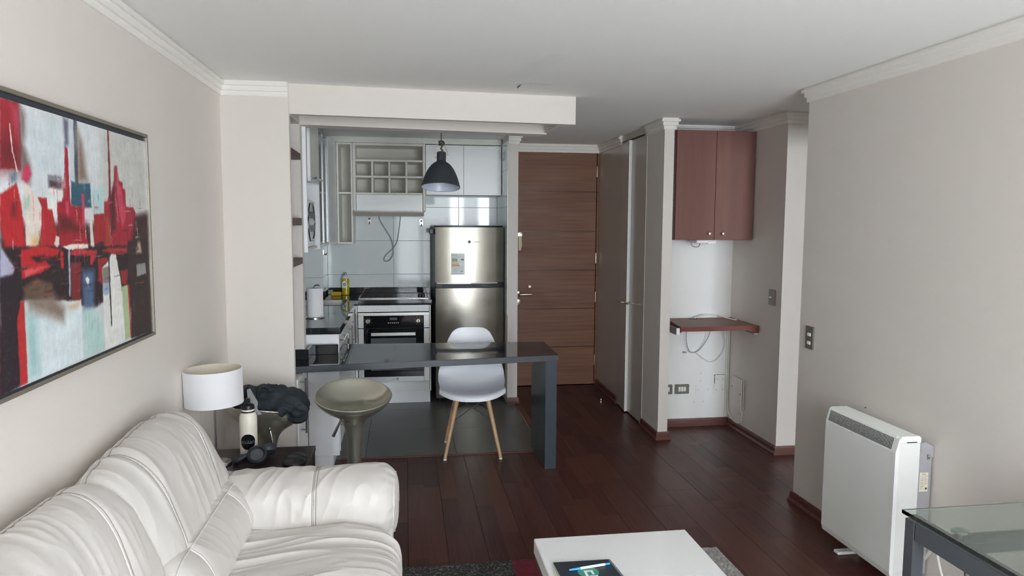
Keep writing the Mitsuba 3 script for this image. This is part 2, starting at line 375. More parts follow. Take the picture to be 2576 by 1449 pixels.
# walls
wl = struct('wall_left', plain(-1.08, -0.96, -2.45, 6.9, 0, CZ), 'mat_wall', 'long off-white left wall behind the sofa and painting', 'wall')
ret = cat(plain(-0.96, -0.61, 4.02, 4.06, 0, CZ), plain(-0.96, -0.61, 4.42, 4.50, 0, CZ), plain(-0.96, -0.83, 4.06, 4.42, 0, CZ), plain(-0.83, -0.61, 4.06, 4.42, 2.15, CZ), plain(-0.83, -0.61, 4.06, 4.42, 0, 0.700))
wr = struct('wall_return', ret, 'mat_wall', 'off-white wall pier left of the kitchen with a shelf niche in its side', 'wall')
wkb = struct('wall_kitchen_back', plain(-0.96, 1.06, 6.755, 6.9, 0, CZ), 'mat_grout', 'tiled back wall of the kitchen', 'wall')
wkr = struct('wall_kitchen_right', plain(0.868, 0.955, 6.06, 6.755, 0, CZ), 'mat_wall', 'narrow off-white wall end between the fridge and the entrance door', 'wall')
wkp = struct('wall_kitchen_pier', plain(-0.96, -0.714, 6.386, 6.755, 0, CZ), 'mat_grout', 'tiled pier in the far left corner of the kitchen', 'wall')
zs = [0.78, 1.092, 1.404, 1.716, 2.028, 2.27]
xs = [-0.708, -0.109, 0.497, 0.862]
g = 0.0012
for zi in range(5):
    for xi in range(3):
        put(wkb, 'tile', bx(xs[xi] + g, xs[xi + 1] - g, 6.749, 6.757, zs[zi] + g, zs[zi + 1] - g, 0.001), 'mat_tile', label='glossy bluish white wall tile' if zi == xi == 0 else None)
    put(wkp, 'tile', bx(-0.955, -0.7085, 6.380, 6.388, zs[zi] + g, zs[zi + 1] - g, 0.001), 'mat_tile')
    put(wkp, 'tile', bx(-0.716, -0.7085, 6.381, 6.748, zs[zi] + g, zs[zi + 1] - g, 0.001), 'mat_tile')
    put(wkr, 'tile', bx(0.862, 0.870, 6.067, 6.40, zs[zi] + g, zs[zi + 1] - g, 0.001), 'mat_tile')
    put(wkr, 'tile', bx(0.862, 0.870, 6.402, 6.748, zs[zi] + g, zs[zi + 1] - g, 0.001), 'mat_tile')
we = struct('wall_entrance', cat(plain(0.955, 1.0, 6.70, 6.82, 0, CZ), plain(1.0, 1.85, 6.70, 6.82, 2.25, CZ), plain(1.0, 1.85, 6.76, 6.82, 0, 2.25)), 'mat_wall', 'wall around the entrance door at the end of the hall', 'wall')
hall = cat(prism([(hx(5.95), 5.95), (1.97, 5.95), (1.97, 6.82), (hx(6.82), 6.82)], 0, CZ), prism([(hx(5.26), 5.26), (1.97, 5.26), (1.97, 5.95), (hx(5.95), 5.95)], 2.262, CZ),
           plain(1.93, 1.97, 5.26, 5.95, 0, 2.262))
wh = struct('wall_hall', hall, 'mat_closet', 'hall wall with the closet doors right of the entrance', 'wall')
wp = struct('wall_hall_end', prism([(hx(4.9), 4.90), (1.888, 4.90), (1.888, 5.34), (hx(5.27), 5.34), (hx(5.27), 5.27)], 0, CZ), 'mat_wall', 'narrow off-white wall end left of the desk niche', 'wall')
wnb = struct('wall_niche_back', plain(1.888, 2.52, 5.22, 5.34, 0, CZ), 'mat_niche_white', 'bright white back wall of the desk niche', 'wall')
wnr = struct('wall_niche_right', plain(2.505, 3.30, 4.47, 5.34, 0, CZ), 'mat_wall', 'off-white wall block right of the desk niche', 'wall')
wrt = struct('wall_right', plain(2.18, 2.32, -2.45, 3.68, 0, CZ), 'mat_wall', 'long off-white right wall behind the heater', 'wall')
wcn = struct('wall_corridor', cat(plain(2.32, 2.42, 3.54, 3.68, 0, CZ), plain(2.42, 3.28, 3.54, 3.68, 2.08, CZ), plain(3.28, 3.30, 3.54, 3.68, 0, CZ), plain(3.30, 3.42, 3.54, 4.6, 0, CZ)), 'mat_wall', 'side wall of the corridor behind the right wall, with the bedroom doorway', 'wall')
# the bedroom behind the right wall: its doorway lets daylight into the corridor
wbd = struct('wall_bedroom', cat(plain(4.30, 4.42, -2.45, 3.68, 0, CZ), plain(3.42, 4.30, 3.54, 3.68, 0, CZ), plain(2.32, 2.50, -2.45, -2.30, 0, CZ), plain(4.10, 4.30, -2.45, -2.30, 0, CZ), plain(2.50, 4.10, -2.45, -2.30, 0, 0.80), plain(2.50, 4.10, -2.45, -2.30, 2.20, CZ)), 'mat_wall', 'walls of the bedroom behind the right wall', 'wall')
w2 = thing('window_2', 'bedroom window behind the right wall', 'window', kind='structure')
put(w2, 'frame', cat(bx(2.50, 4.10, -2.39, -2.34, 0.80, 0.85), bx(2.50, 4.10, -2.39, -2.34, 2.15, 2.20), *[bx(a, a + .05, -2.39, -2.33, 0.85, 2.15) for a in (2.50, 3.275, 4.05)]), 'mat_alu')
for xa, xb in ((2.55, 3.275), (3.325, 4.05)):
    k = numbered(w2 + '__pane')
    scene[k] = mikit.ply((np.array([(xa, -2.365, 0.85), (xb, -2.365, 0.85), (xb, -2.365, 2.15), (xa, -2.365, 2.15)]), np.array([[0, 2, 1], [0, 3, 2]])), 'mat_label_white', emitter={'type': 'area', 'radiance': {'type': 'rgb', 'value': [30.0, 32.5, 35.5]}})
ww = struct('wall_window', cat(plain(-0.96, -0.20, -1.35, -1.20, 0, CZ), plain(2.06, 2.18, -1.35, -1.20, 0, CZ), plain(-0.20, 2.06, -1.35, -1.20, 0, 0.35), plain(-0.20, 2.06, -1.35, -1.20, 2.24, CZ)), 'mat_wall', 'wall with the balcony window opposite the kitchen', 'wall')
# the balcony window: aluminium frame, panes bright with overcast daylight, a drawn back curtain
win = thing('window_1', 'wide sliding balcony window opposite the kitchen', 'window', kind='structure')
WY = -1.26
fr = [bx(-0.20, 2.06, WY - .025, WY + .025, 0.35, 0.40), bx(-0.20, 2.06, WY - .025, WY + .025, 2.19, 2.24)] + [bx(a, b, WY - .025, WY + .035, 0.40, 2.19) for a, b in ((-0.20, -0.15), (0.29, 0.35), (0.86, 0.92), (1.18, 1.24), (1.44, 1.50), (1.76, 1.82), (2.01, 2.06))]
put(win, 'frame', cat(*fr), 'mat_alu')
for xa, xb, L in ((-0.15, 0.29, DAY_SHEER), (0.35, 0.86, DAY_SHEER), (0.92, 1.18, DAY), (1.24, 1.44, DAY_SHEER), (1.50, 1.76, DAY), (1.82, 2.01, DAY_SHEER)):   # bare panes, and panes behind a sheer curtain
    v = np.array([(xa, WY, 0.40), (xb, WY, 0.40), (xb, WY, 2.19), (xa, WY, 2.19)])
    k = numbered(win + '__pane')
    scene[k] = mikit.ply((v, np.array([[0, 2, 1], [0, 3, 2]])), 'mat_label_white', emitter={'type': 'area', 'radiance': {'type': 'rgb', 'value': list(L)}})
# ceiling beam over the bar: front board, rear beam, side return
bm = thing('ceiling_beam', 'off-white boxed beam hanging over the bar counter', 'beam', kind='structure')
put(bm, 'front_board', prism([(-0.612, 4.045), (0.998, 4.178), (0.994, 4.225), (-0.612, 4.095)], 2.155, CZ), 'mat_wall')
put(bm, 'rear_beam', prism([(-0.612, 4.42), (0.912, 4.62), (0.912, 4.76), (-0.612, 4.56)], 2.148, CZ), 'mat_wall')
put(bm, 'side_return', prism([(0.900, 4.217), (0.925, 4.219), (0.925, 4.76), (0.913, 4.76), (0.913, 4.612), (0.900, 4.612)], 2.1565, CZ), 'mat_wall')
# crown mouldings and baseboards
CR = [(0, 2.238), (0.010, 2.238), (0.010, 2.262), (0.020, 2.264), (0.020, 2.288), (0.032, 2.290), (0.032, 2.306), (0.022, 2.308), (0.022, CZ), (0, CZ)]
struct('trim_3', sweep([(-0.96, -1.20), (-0.96, 4.02), (-0.612, 4.02)], CR, -1), 'mat_crown', 'white stepped crown moulding along the left wall', 'crown moulding')
struct('trim_4', sweep([(2.18, -1.20), (2.18, 3.68), (2.32, 3.68)], CR, 1), 'mat_crown', 'white stepped crown moulding along the right wall', 'crown moulding')
struct('trim_5', sweep([(hx(5.27), 5.27), (hx(4.9), 4.90), (1.888, 4.90), (1.888, 5.22), (2.505, 5.22), (2.505, 4.47), (3.30, 4.47)], CR, -1), 'mat_crown', 'white crown moulding around the desk niche', 'crown moulding')
struct('trim_6', sweep([(0.868, 6.06), (0.955, 6.06), (0.955, 6.70), (hx(6.7), 6.70), (hx(5.95), 5.95)], CR, -1), 'mat_crown', 'white crown moulding over the entrance door', 'crown moulding')
BB = [(0, 0), (0.022, 0), (0.022, 0.008), (0.014, 0.022), (0.013, 0.046), (0.009, 0.058), (0, 0.058)]
struct('baseboard_entrance', sweep([(0.868, 6.06), (0.955, 6.06), (0.955, 6.69)], BB, -1), 'mat_baseboard', 'brown baseboard around the wall end beside the fridge', 'baseboard')
struct('baseboard_hall', sweep([(hx(6.69), 6.69), (hx(5.96), 5.96)], BB, -1), 'mat_baseboard', 'brown baseboard between the entrance door and the closet', 'baseboard')
struct('baseboard_niche', sweep([(hx(5.27), 5.27), (hx(4.9), 4.90), (1.888, 4.90), (1.888, 5.22), (2.505, 5.22), (2.505, 4.47), (3.30, 4.47)], BB, -1), 'mat_baseboard', 'brown baseboard around the desk niche', 'baseboard')
struct('baseboard_right', sweep([(2.18, -1.20), (2.18, 3.68), (2.32, 3.68)], BB, 1), 'mat_baseboard', 'brown baseboard along the right wall', 'baseboard')
struct('baseboard_left', sweep([(-0.96, -1.20), (-0.96, 4.02), (-0.61, 4.02)], BB, -1), 'mat_baseboard', 'brown baseboard along the left wall behind the sofa', 'baseboard')

# entrance door: six horizontal boards, frame, hinges, locks
dr1 = thing('door_1', 'dark brown wooden entrance door of six horizontal boards', 'door', kind='structure')
put(dr1, 'core', plain(1.0, 1.818, 6.722, 6.758, 0.004, 2.245), 'mat_wenge')
for i in range(6):
    put(dr1, 'board', bx(1.001, 1.817, 6.712, 6.73, 0.006 + 0.3735 * i + (0.0025 if i else 0), 0.006 + 0.3735 * (i + 1) - 0.0025, 0.002), 'mat_door_wood')
put(dr1, 'frame', cat(bx(1.820, hx(6.7), 6.698, 6.76, 0, 2.25, 0.002), bx(0.99, hx(6.7), 6.704, 6.76, 2.2465, 2.252, 0.001)), 'mat_door_wood', label='dark wooden door frame')
for z in (2.065, 1.24, 0.865, 0.245):
    put(dr1, 'hinge', tube([(1.819, 6.704, z - 0.05), (1.819, 6.704, z + 0.05)], 0.007, 10), 'mat_nickel', smooth=40, label='metal hinge')
ring = [(0.0, 0.0), (0.030, 0.0), (0.030, 0.004), (0.026, 0.008), (0.012, 0.010), (0.0, 0.010)]
put(dr1, 'lock', cat(xlathe(ring, 28, (1.078, 6.712, 1.462)), xlathe([(0, .0), (.011, 0), (.011, .02), (0, .02)], 20, (1.078, 6.708, 1.462)), bx(1.074, 1.082, 6.672, 6.692, 1.448, 1.474)), 'mat_nickel', smooth=30, label='upper lock with a key in it')
put(dr1, 'key_tag', cat(prism(Polygon([(1.060, 1.445), (1.086, 1.445), (1.089, 1.36), (1.080, 1.318), (1.062, 1.318)]).buffer(0.003), 6.684, 6.694, 'y')), 'mat_cream_plastic', label='cream key fob hanging from the upper lock')
put(dr1, 'handle', cat(xlathe(ring, 28, (1.062, 6.712, 0.906)), tube([(1.062, 6.71, 0.898), (1.062, 6.665, 0.898), (1.075, 6.655, 0.898), (1.19, 6.655, 0.899)], 0.0085, 14)), 'mat_nickel', smooth=40, label='nickel lever handle')
put(dr1, 'lower_lock', cat(xlathe(ring, 28, (1.060, 6.712, 0.822)), xlathe([(0, 0), (.012, 0), (.010, .016), (0, .017)], 20, (1.060, 6.706, 0.822))), 'mat_nickel', smooth=30)
put(dr1, 'peg', cat(xlathe([(0.005, 0), (0.011, 0), (0.011, .005), (0.005, .005), (0.005, 0)], 24, (1.174, 6.712, 0.969))), 'mat_nickel', smooth=30)
# closet doors in the hall wall
d2 = thing('door_2', 'pair of tall narrow taupe closet doors in the hall wall', 'door', kind='structure')
lf = prism([(hx(5.66) - 0.030, 5.648), (hx(5.66) + 0.004, 5.655), (hx(5.94) + 0.002, 5.944), (hx(5.94) - 0.006, 5.944)], 0.012, 2.245)
put(d2, 'leaf', lf, 'mat_closet', label='farther closet leaf standing slightly ajar')
put(d2, 'leaf_edge', prism([(hx(5.66) - 0.031, 5.6465), (hx(5.66) + 0.003, 5.6535), (hx(5.66) + 0.003, 5.655), (hx(5.66) - 0.031, 5.648)], 0.012, 2.246), 'mat_white_edge', label='white edge band of the ajar leaf')
put(d2, 'leaf', prism([(hx(5.28) - 0.004, 5.276), (hx(5.28) + 0.02, 5.276), (hx(5.64) + 0.02, 5.643), (hx(5.64) - 0.004, 5.643)], 0.012, 2.245), 'mat_closet')
put(d2, 'jamb', prism([(hx(5.945) - 0.004, 5.946), (1.93, 5.946), (1.93, 5.952), (hx(5.945) - 0.004, 5.952)], 0.0, 2.255), 'mat_white_edge')
for yy, xo in ((5.69, -0.028), (5.61, -0.004)):
    x0 = hx(yy) + xo
    put(d2, 'handle', cat(tube([(x0 + .004, yy, 0.925), (x0 - 0.035, yy, 0.925), (x0 - 0.040, yy - 0.012 if yy < 5.65 else yy + 0.012, 0.925), (x0 - 0.040, yy - 0.075 if yy < 5.65 else yy + 0.075, 0.925)], 0.006, 10), xlathe([(0, 0), (.014, 0), (.014, .005), (0, .005)], 20, (x0 + 0.001, yy, 0.925), 'x-')), 'mat_nickel', smooth=40, label='small lever handle')
# door stop on the hall floor
ds = put(None, 'door_stop', lathe([(0, 0), (.014, 0), (.014, .006), (.010, .012), (.011, .026), (.008, .032), (0, .033)], 24, (1.70, 6.02, 0.0)), 'mat_nickel', smooth=35)
tag(ds, 'small metal door stop on the hall floor near the closet', 'door stop')

# brown boards in the niche of the wall pier
for zc, th, w in ((1.960, .037, 'topmost'), (1.577, .042, 'middle'), (1.346, .037, 'lowest')):
    k = put(None, 'niche_shelf', bx(-0.829, -0.608, 4.062, 4.418, zc - th / 2, zc + th / 2, 0.002), 'mat_shelf_brown')
    tag(k, f'{w} of three dark brown shelf boards in the wall pier niche', 'shelf', 'brown boards in the pier niche')
# ================================================================ KITCHEN
def bar_handle(p0, p1, out, off=0.03, r=0.0055, ins=0.03):
    """bar handle between p0 and p1 on two studs; out: unit vector away from the front"""
    p0, p1, out = map(lambda q: np.asarray(q, float), (p0, p1, out))
    d = (p1 - p0) / np.linalg.norm(p1 - p0)
    a, b = p0 + d * ins, p1 - d * ins
    return cat(tube([p0 + out * off, p1 + out * off], r, 12), tube([a - out * .002, a + out * off], r * .75, 10), tube([b - out * .002, b + out * off], r * .75, 10))
KW, KP, CARC = 'mat_kitchen_white', 'mat_kitchen_panel', 'mat_carcass'
# -------- worktop (L shaped, with a sink cut-out) and its upstands
top = Polygon([(-0.955, 4.60), (-0.412, 4.60), (-0.412, 6.165), (0.222, 6.165), (0.222, 6.742), (-0.700, 6.742), (-0.700, 6.374), (-0.955, 6.374)])
hole = Polygon([(-0.86, 5.86), (-0.52, 5.86), (-0.52, 6.22), (-0.86, 6.22)]).buffer(0.03)
wt = thing('worktop', 'L-shaped polished black granite kitchen worktop', 'worktop')
put(wt, 'slab', prism(top.difference(hole), 0.868, 0.910), 'mat_granite')
put(wt, 'upstand', cat(bx(-0.70, 0.222, 6.729, 6.7485, 0.9105, 0.972), bx(-0.7075, -0.695, 6.36, 6.729, 0.9105, 0.972), bx(-0.955, -0.7075, 6.360, 6.379, 0.9105, 0.972)), 'mat_granite')
sink = thing('sink', 'steel sink sunk into the black worktop behind the paper towels', 'sink')
sh = [hole.buffer(-0.004).exterior.coords, hole.buffer(-0.03).exterior.coords]
def basin():
    out = np.array(hole.buffer(0.012).exterior.coords)[:-1]; rows = []
    P = hole
    for off, z in ((0.008, 0.9105), (0.006, 0.9125), (-0.003, 0.9125), (-0.006, 0.905), (-0.012, 0.80), (-0.03, 0.765), (-0.10, 0.76)):
        q = P.buffer(off); L = q.exterior
        rows.append([(*L.interpolate(t, normalized=True).coords[0], z) for t in np.linspace(0, 1, 49)])
    v, f = grid(np.array(rows))
    return v, f
put(sink, 'basin', basin(), 'mat_steel', smooth=40)
put(sink, 'tap', cat(lathe([(0, 0), (.026, 0), (.026, .01), (.018, .02), (.016, .10), (0, .105)], 24, (-0.905, 6.04, 0.910)), tube([(-0.905, 6.04, 0.99), (-0.89, 6.04, 1.02), (-0.86, 6.03, 1.03), (-0.83, 6.02, 1.00)], 0.011, 12, smooth=8)), 'mat_chrome', smooth=40)
# -------- lower cabinets of the left run (fronts face the fridge)
lc = thing('base_cabinet', 'white base cabinet run under the left worktop with bar handles', 'cabinet')
put(lc, 'end_panel', bx(-0.955, -0.4235, 4.615, 4.633, 0.105, 0.866, 0.001), KP)
put(lc, 'carcass', plain(-0.955, -0.452, 4.634, 5.83, 0.11, 0.864), CARC)
put(lc, 'carcass', plain(-0.955, -0.452, 5.831, 6.17, 0.11, 0.74), CARC)
put(lc, 'plinth', bx(-0.955, -0.470, 4.625, 6.17, 0.001, 0.104, 0.001), KP)
yy = [4.634, 5.02, 5.41, 5.80, 6.17]
for i in range(4):
    a, b = yy[i] + .0015, yy[i + 1] - .0015
    if i == 0:
        for j in range(4):
            z0, z1 = 0.112 + 0.188 * j, 0.112 + 0.188 * (j + 1) - .003
            d = put(lc, 'drawer', bx(-0.451, -0.432, a, b, z0, z1, 0.001), KW)
            put(d, 'handle', bar_handle((-0.432, a + .06, z1 - .05), (-0.432, b - .06, z1 - .05), (1, 0, 0)), 'mat_chrome', smooth=40)
    else:
        d = put(lc, 'door', bx(-0.451, -0.432, a, b, 0.112, 0.861, 0.001), KW)
        put(d, 'handle', bar_handle((-0.432, a + .05, 0.60), (-0.432, a + .05, 0.80), (1, 0, 0)), 'mat_chrome', smooth=40)
# door on the side of the wall pier, under the bar
pd = thing('pier_cabinet', 'narrow white cabinet door on the side of the wall pier under the bar', 'cabinet')
d = put(pd, 'door', bx(-0.609, -0.600, 4.065, 4.415, 0.05, 0.695, 0.001), KW)
put(d, 'handle', bar_handle((-0.600, 4.125, 0.375), (-0.600, 4.125, 0.693), (1, 0, 0), 0.032, 0.006, 0.02), 'mat_chrome', smooth=40)
fp = thing('bar_end_panel', 'white panel under the left end of the bar beside the pier', 'cabinet')
put(fp, 'panel', bx(-0.608, -0.421, 4.512, 4.530, 0.108, 0.705, 0.001), KP)
put(fp, 'plinth', bx(-0.608, -0.4645, 4.522, 4.538, 0.001, 0.106, 0.001), KP)
# -------- oven cabinet
oc = thing('oven_cabinet', 'white cabinet around the built-in oven under the hob', 'cabinet')
put(oc, 'carcass', cat(plain(-0.43, 0.214, 6.215, 6.73, 0.11, 0.199), bx(0.200, 0.2145, 6.185, 6.73, 0.11, 0.866, 0.001), plain(-0.43, -0.412, 6.20, 6.73, 0.11, 0.866), plain(-0.41, 0.199, 6.65, 6.73, 0.2, 0.86)), CARC)
put(oc, 'filler', bx(-0.408, 0.198, 6.190, 6.21, 0.808, 0.866, 0.001), KW)
put(oc, 'lower_panel', bx(-0.408, 0.198, 6.190, 6.21, 0.112, 0.197, 0.001), KW)
put(oc, 'plinth', bx(-0.43, 0.206, 6.215, 6.23, 0.001, 0.109, 0.001), KP)
hp = put(oc, 'side_door', bx(-0.430, -0.411, 6.176, 6.19, 0.12, 0.80, 0.001), KW, label='narrow white front beside the oven')
put(hp, 'handle', bar_handle((-0.421, 6.176, 0.60), (-0.421, 6.176, 0.80), (0, -1, 0), 0.026, 0.005), 'mat_chrome', smooth=40)
ov = thing('oven', 'built-in oven with black glass and steel surround', 'oven')
put(ov, 'body', plain(-0.395, 0.187, 6.20, 6.64, 0.205, 0.80), 'mat_black')
put(ov, 'steel_surround', cat(bx(-0.405, 0.199, 6.178, 6.199, 0.776, 0.803, .001), bx(-0.405, -0.358, 6.178, 6.199, 0.670, 0.775, .001), bx(0.153, 0.199, 6.178, 6.199, 0.670, 0.775, .001)), 'mat_steel')
cp = put(ov, 'control_panel', bx(-0.357, 0.152, 6.179, 6.199, 0.668, 0.775, .001), 'mat_black_gloss')
for xk in (-0.3205, 0.105):
    kb = put(cp, 'knob', xlathe([(0, 0), (.024, 0), (.024, .003), (.020, .006), (.018, .020), (.016, .022), (0, .022)], 32, (xk, 6.179, 0.731)), 'mat_nickel', smooth=35)
put(cp, 'pointer', cat(*[bx(xk - .0035, xk + .0035, 6.1545, 6.158, .713, .742) for xk in (-0.3205, .105)]), 'mat_black', label='dark pointer bars of the knobs')
put(cp, 'display', bx(-0.138, -0.074, 6.1775, 6.1795, 0.737, 0.760, .0005), 'mat_phones_inner', label='grey clock display')
for i in range(6):
    put(cp, 'button', xlathe([(0, 0), (.0045, 0), (.004, .003), (0, .0035)], 12, (-0.150 + 0.0168 * i, 6.179, 0.7135)), 'mat_socket_white')
ticks = []
for xk in (-0.3205, .105):
    for a in range(0, 360, 45):
        t = math.radians(a + 22)
        ticks.append(bx(xk + .034 * math.cos(t) - .002, xk + .034 * math.cos(t) + .002, 6.1783, 6.1793, .731 + .034 * math.sin(t) - .002, .731 + .034 * math.sin(t) + .002, .0003))
put(cp, 'scale_marks', cat(*ticks), 'mat_alu', kind='stuff')
dd = put(ov, 'door', bx(-0.357, 0.152, 6.177, 6.199, 0.246, 0.664, .001), 'mat_black_gloss')
put(dd, 'window', bx(-0.300, 0.086, 6.176, 6.178, 0.30, 0.582, .0005), 'mat_phones_inner', label='greyish viewing window in the oven door')
put(dd, 'steel_frame', cat(bx(-0.405, -0.358, 6.178, 6.199, 0.2, 0.664, .001), bx(0.153, 0.199, 6.178, 6.199, 0.2, 0.664, .001), bx(-0.358, 0.153, 6.176, 6.199, 0.2, 0.245, .001)), 'mat_steel')
put(dd, 'handle', cat(bx(-0.297, 0.083, 6.130, 6.144, 0.607, 0.638, .003), bx(-0.28, -0.262, 6.14, 6.18, .612, .632), bx(.048, .066, 6.14, 6.18, .612, .632)), 'mat_steel')
put(dd, 'lettering', cat(text('FAGOR', 0.008, (-0.106, 6.1755, 0.2205), FR, UPV), xlathe([(0.004, 0), (.0085, 0), (.0085, .0008), (.004, .0008), (.004, 0)], 20, (-0.076, 6.1757, 0.224))), 'mat_logo_dark', label='dark maker lettering with a ring emblem')
hob = thing('hob', 'black glass hob with a steel rim on the worktop', 'hob')
put(hob, 'glass', bx(-0.398, 0.190, 6.30, 6.70, 0.9125, 0.917, .001), 'mat_black_gloss')
put(hob, 'rim', cat(bx(-0.408, 0.198, 6.285, 6.30, .9108, .918, .002), bx(-0.408, 0.198, 6.70, 6.712, .9108, .918, .002), bx(-0.408, -0.397, 6.30, 6.70, .9108, .918, .002), bx(0.189, 0.198, 6.30, 6.70, .9108, .918, .002)), 'mat_steel')
for i, (x, y, r) in enumerate(((-0.27, 6.42, .085), (-0.27, 6.60, .07), (-0.02, 6.42, .07), (-0.02, 6.60, .085))):
    put(hob, 'cooking_zone', lathe([(r - .002, .917), (r - .002, .9175), (r, .9175), (r, .917)], 40, (x, y, 0)), 'mat_phones_inner')
for i in range(4):
    put(hob, 'knob', lathe([(0, 0), (.017, 0), (.016, .018), (.012, .021), (0, .021)], 20, (0.125 + 0.028 * (i % 2), 6.37 + 0.05 * i, 0.917)), 'mat_black', smooth=35)
# -------- upper units
def shelf_unit(key, x0, x1, y0, y1, z0, z1, t, shelves, dividers=()):
    put(key, 'frame', cat(bx(x0, x0 + t, y0, y1, z0, z1, .001), bx(x1 - t, x1, y0, y1, z0, z1, .001), bx(x0 + t, x1 - t, y0, y1, z0, z0 + t, .001), bx(x0 + t, x1 - t, y0, y1, z1 - t, z1, .001)), CARC)
    put(key, 'back', plain(x0 + t, x1 - t, y1 - .008, y1 - .001, z0 + t, z1 - t), 'mat_cab_back')
    for z in shelves: put(key, 'shelf', bx(x0 + t, x1 - t, y0 + .006, y1 - .009, z - t / 2, z + t / 2, .001), CARC)
cu = thing('corner_shelf', 'tall narrow open white shelf unit in the kitchen corner', 'shelf')
shelf_unit(cu, -0.585, -0.449, 6.42, 6.745, 1.385, 2.262, 0.016, (1.829,))
hu = thing('hood_cabinet', 'open white wall unit with eight cubbyholes above the hood', 'cabinet')
put(hu, 'moulding', cat(bx(-0.447, -0.421, 6.402, 6.43, 1.6725, 2.262, .004), bx(0.157, 0.182, 6.402, 6.43, 1.6725, 2.262, .004), bx(-0.421, 0.157, 6.402, 6.43, 2.238, 2.262, .004)), CARC)
put(hu, 'frame', cat(bx(-0.445, -0.429, 6.43, 6.745, 1.672, 2.26, .001), bx(0.163, 0.180, 6.43, 6.745, 1.672, 2.26, .001), bx(-0.429, 0.163, 6.43, 6.745, 2.243, 2.26, .001), bx(-0.429, 0.163, 6.43, 6.745, 1.672, 1.688, .001)), CARC)
put(hu, 'back', plain(-0.429, 0.163, 6.736, 6.744, 1.69, 2.243), 'mat_cab_back')
for z, h in ((2.112, .018), (1.972, .017), (1.826, .016)):
    put(hu, 'shelf', bx(-0.428, 0.162, 6.425, 6.735, z - h / 2, z + h / 2, .001), CARC)
for k in range(1, 4):
    x = -0.4285 + 0.591 * k / 4
    for z0, z1 in ((1.8345, 1.963), (1.981, 2.1025)):
        put(hu, 'divider', bx(x - .009, x + .009, 6.426, 6.735, z0, z1, .001), CARC)
put(hu, 'lower_front', bx(-0.419, 0.155, 6.412, 6.43, 1.674, 1.8165, .002), KW)
hd = thing('range_hood', 'slim pull-out steel range hood under the cubbyhole unit', 'range hood')
put(hd, 'front', prism([(6.380, 1.667), (6.392, 1.629), (6.405, 1.629), (6.405, 1.667)], -0.446, 0.166, 'x'), 'mat_hood')
put(hd, 'body', bx(-0.44, 0.16, 6.406, 6.74, 1.634, 1.6715, .001), 'mat_alu')
put(hd, 'lettering', cat(text('FAGOR', 0.007, (0.114, 6.3862, 1.6445), FR, UPV), xlathe([(0.003, 0), (.007, 0), (.007, .0008), (.003, .0008), (.003, 0)], 18, (0.144, 6.3858, 1.648))), 'mat_logo_dark', label='dark maker lettering with a ring emblem')
put(hd, 'cord', tube([(-0.238, 6.735, 1.635), (-0.232, 6.73, 1.60), (-0.185, 6.72, 1.517), (-0.128, 6.72, 1.42), (-0.112, 6.72, 1.33), (-0.118, 6.72, 1.27), (-0.150, 6.72, 1.222), (-0.186, 6.72, 1.216), (-0.196, 6.72, 1.236), (-0.175, 6.725, 1.275), (-0.115, 6.73, 1.332), (-0.078, 6.73, 1.39), (-0.062, 6.73, 1.47), (-0.045, 6.735, 1.60), (-0.043, 6.738, 1.635)], 0.0042, 8, smooth=10), 'mat_cable_grey', smooth=True, label='looped grey power cord hanging below the hood')
for x, w in ((-0.326, 'left'), (0.150, 'right')):
    hk = thing('wall_hook', f'{w} one of two small adhesive hooks on the tiles below the hood', 'hook', 'adhesive hooks below the hood')
    zc = 1.585 if x < 0 else 1.566
    put(hk, 'plate', prism(sbox(x - .011, zc - .012, x + .011, zc + .034).buffer(.004), 6.742, 6.7488, 'y'), 'mat_chrome')
    put(hk, 'pad', prism(sbox(x - .008, zc + .014, x + .008, zc + .03).buffer(.002), 6.7395, 6.742, 'y'), 'mat_black')
    put(hk, 'hook', tube([(x, 6.742, zc - .004), (x, 6.735, zc - .02), (x, 6.726, zc - .026), (x, 6.72, zc - .018)], .0035, 8, smooth=5), 'mat_black', smooth=True)
wc = thing('wall_cabinet', 'white two-door wall cabinet above the fridge', 'cabinet')
put(wc, 'carcass', bx(0.186, 0.858, 6.437, 6.745, 1.822, 2.258, .001), CARC)
for a, b in ((0.1855, 0.5175), (0.5205, 0.8560)):
    put(wc, 'door', bx(a, b, 6.418, 6.436, 1.820, 2.257, .0012), KW)
struct('trim_7', bx(-0.70, 0.862, 6.43, 6.47, 2.265, CZ, .001), CARC, 'pale filler strip between the kitchen wall units and the ceiling', 'filler strip')
# left run of wall units: end panel, lift-up door over the microwave bay, two glass doors, blank panel
lu = thing('wall_unit', 'run of white wall units along the left kitchen wall with glass doors', 'cabinet')
put(lu, 'end_panel', bx(-0.955, -0.590, 4.515, 4.533, 1.388, 2.262, .0012), KP)
put(lu, 'upper_box', cat(plain(-0.955, -0.636, 4.534, 5.38, 1.86, 2.26), plain(-0.955, -0.94, 4.534, 5.38, 1.39, 1.86), plain(-0.955, -0.636, 4.534, 5.38, 1.388, 1.404)), CARC)
d = put(lu, 'lift_door', bx(-0.634, -0.614, 4.90, 5.378, 1.845, 2.258, .001), KW)
put(d, 'handle', bar_handle((-0.614, 4.93, 1.868), (-0.614, 5.33, 1.868), (1, 0, 0), 0.034, 0.006, 0.06), 'mat_chrome', smooth=40)
put(lu, 'divider', bx(-0.955, -0.6165, 5.385, 5.405, 1.375, 2.26, .001), KP)
put(lu, 'glass_box', cat(plain(-0.955, -0.64, 5.405, 6.0, 2.244, 2.26), plain(-0.955, -0.64, 5.405, 6.0, 1.388, 1.404), plain(-0.955, -0.945, 5.405, 6.0, 1.404, 2.244), plain(-0.945, -0.65, 5.405, 6.0, 1.82, 1.835)), CARC)
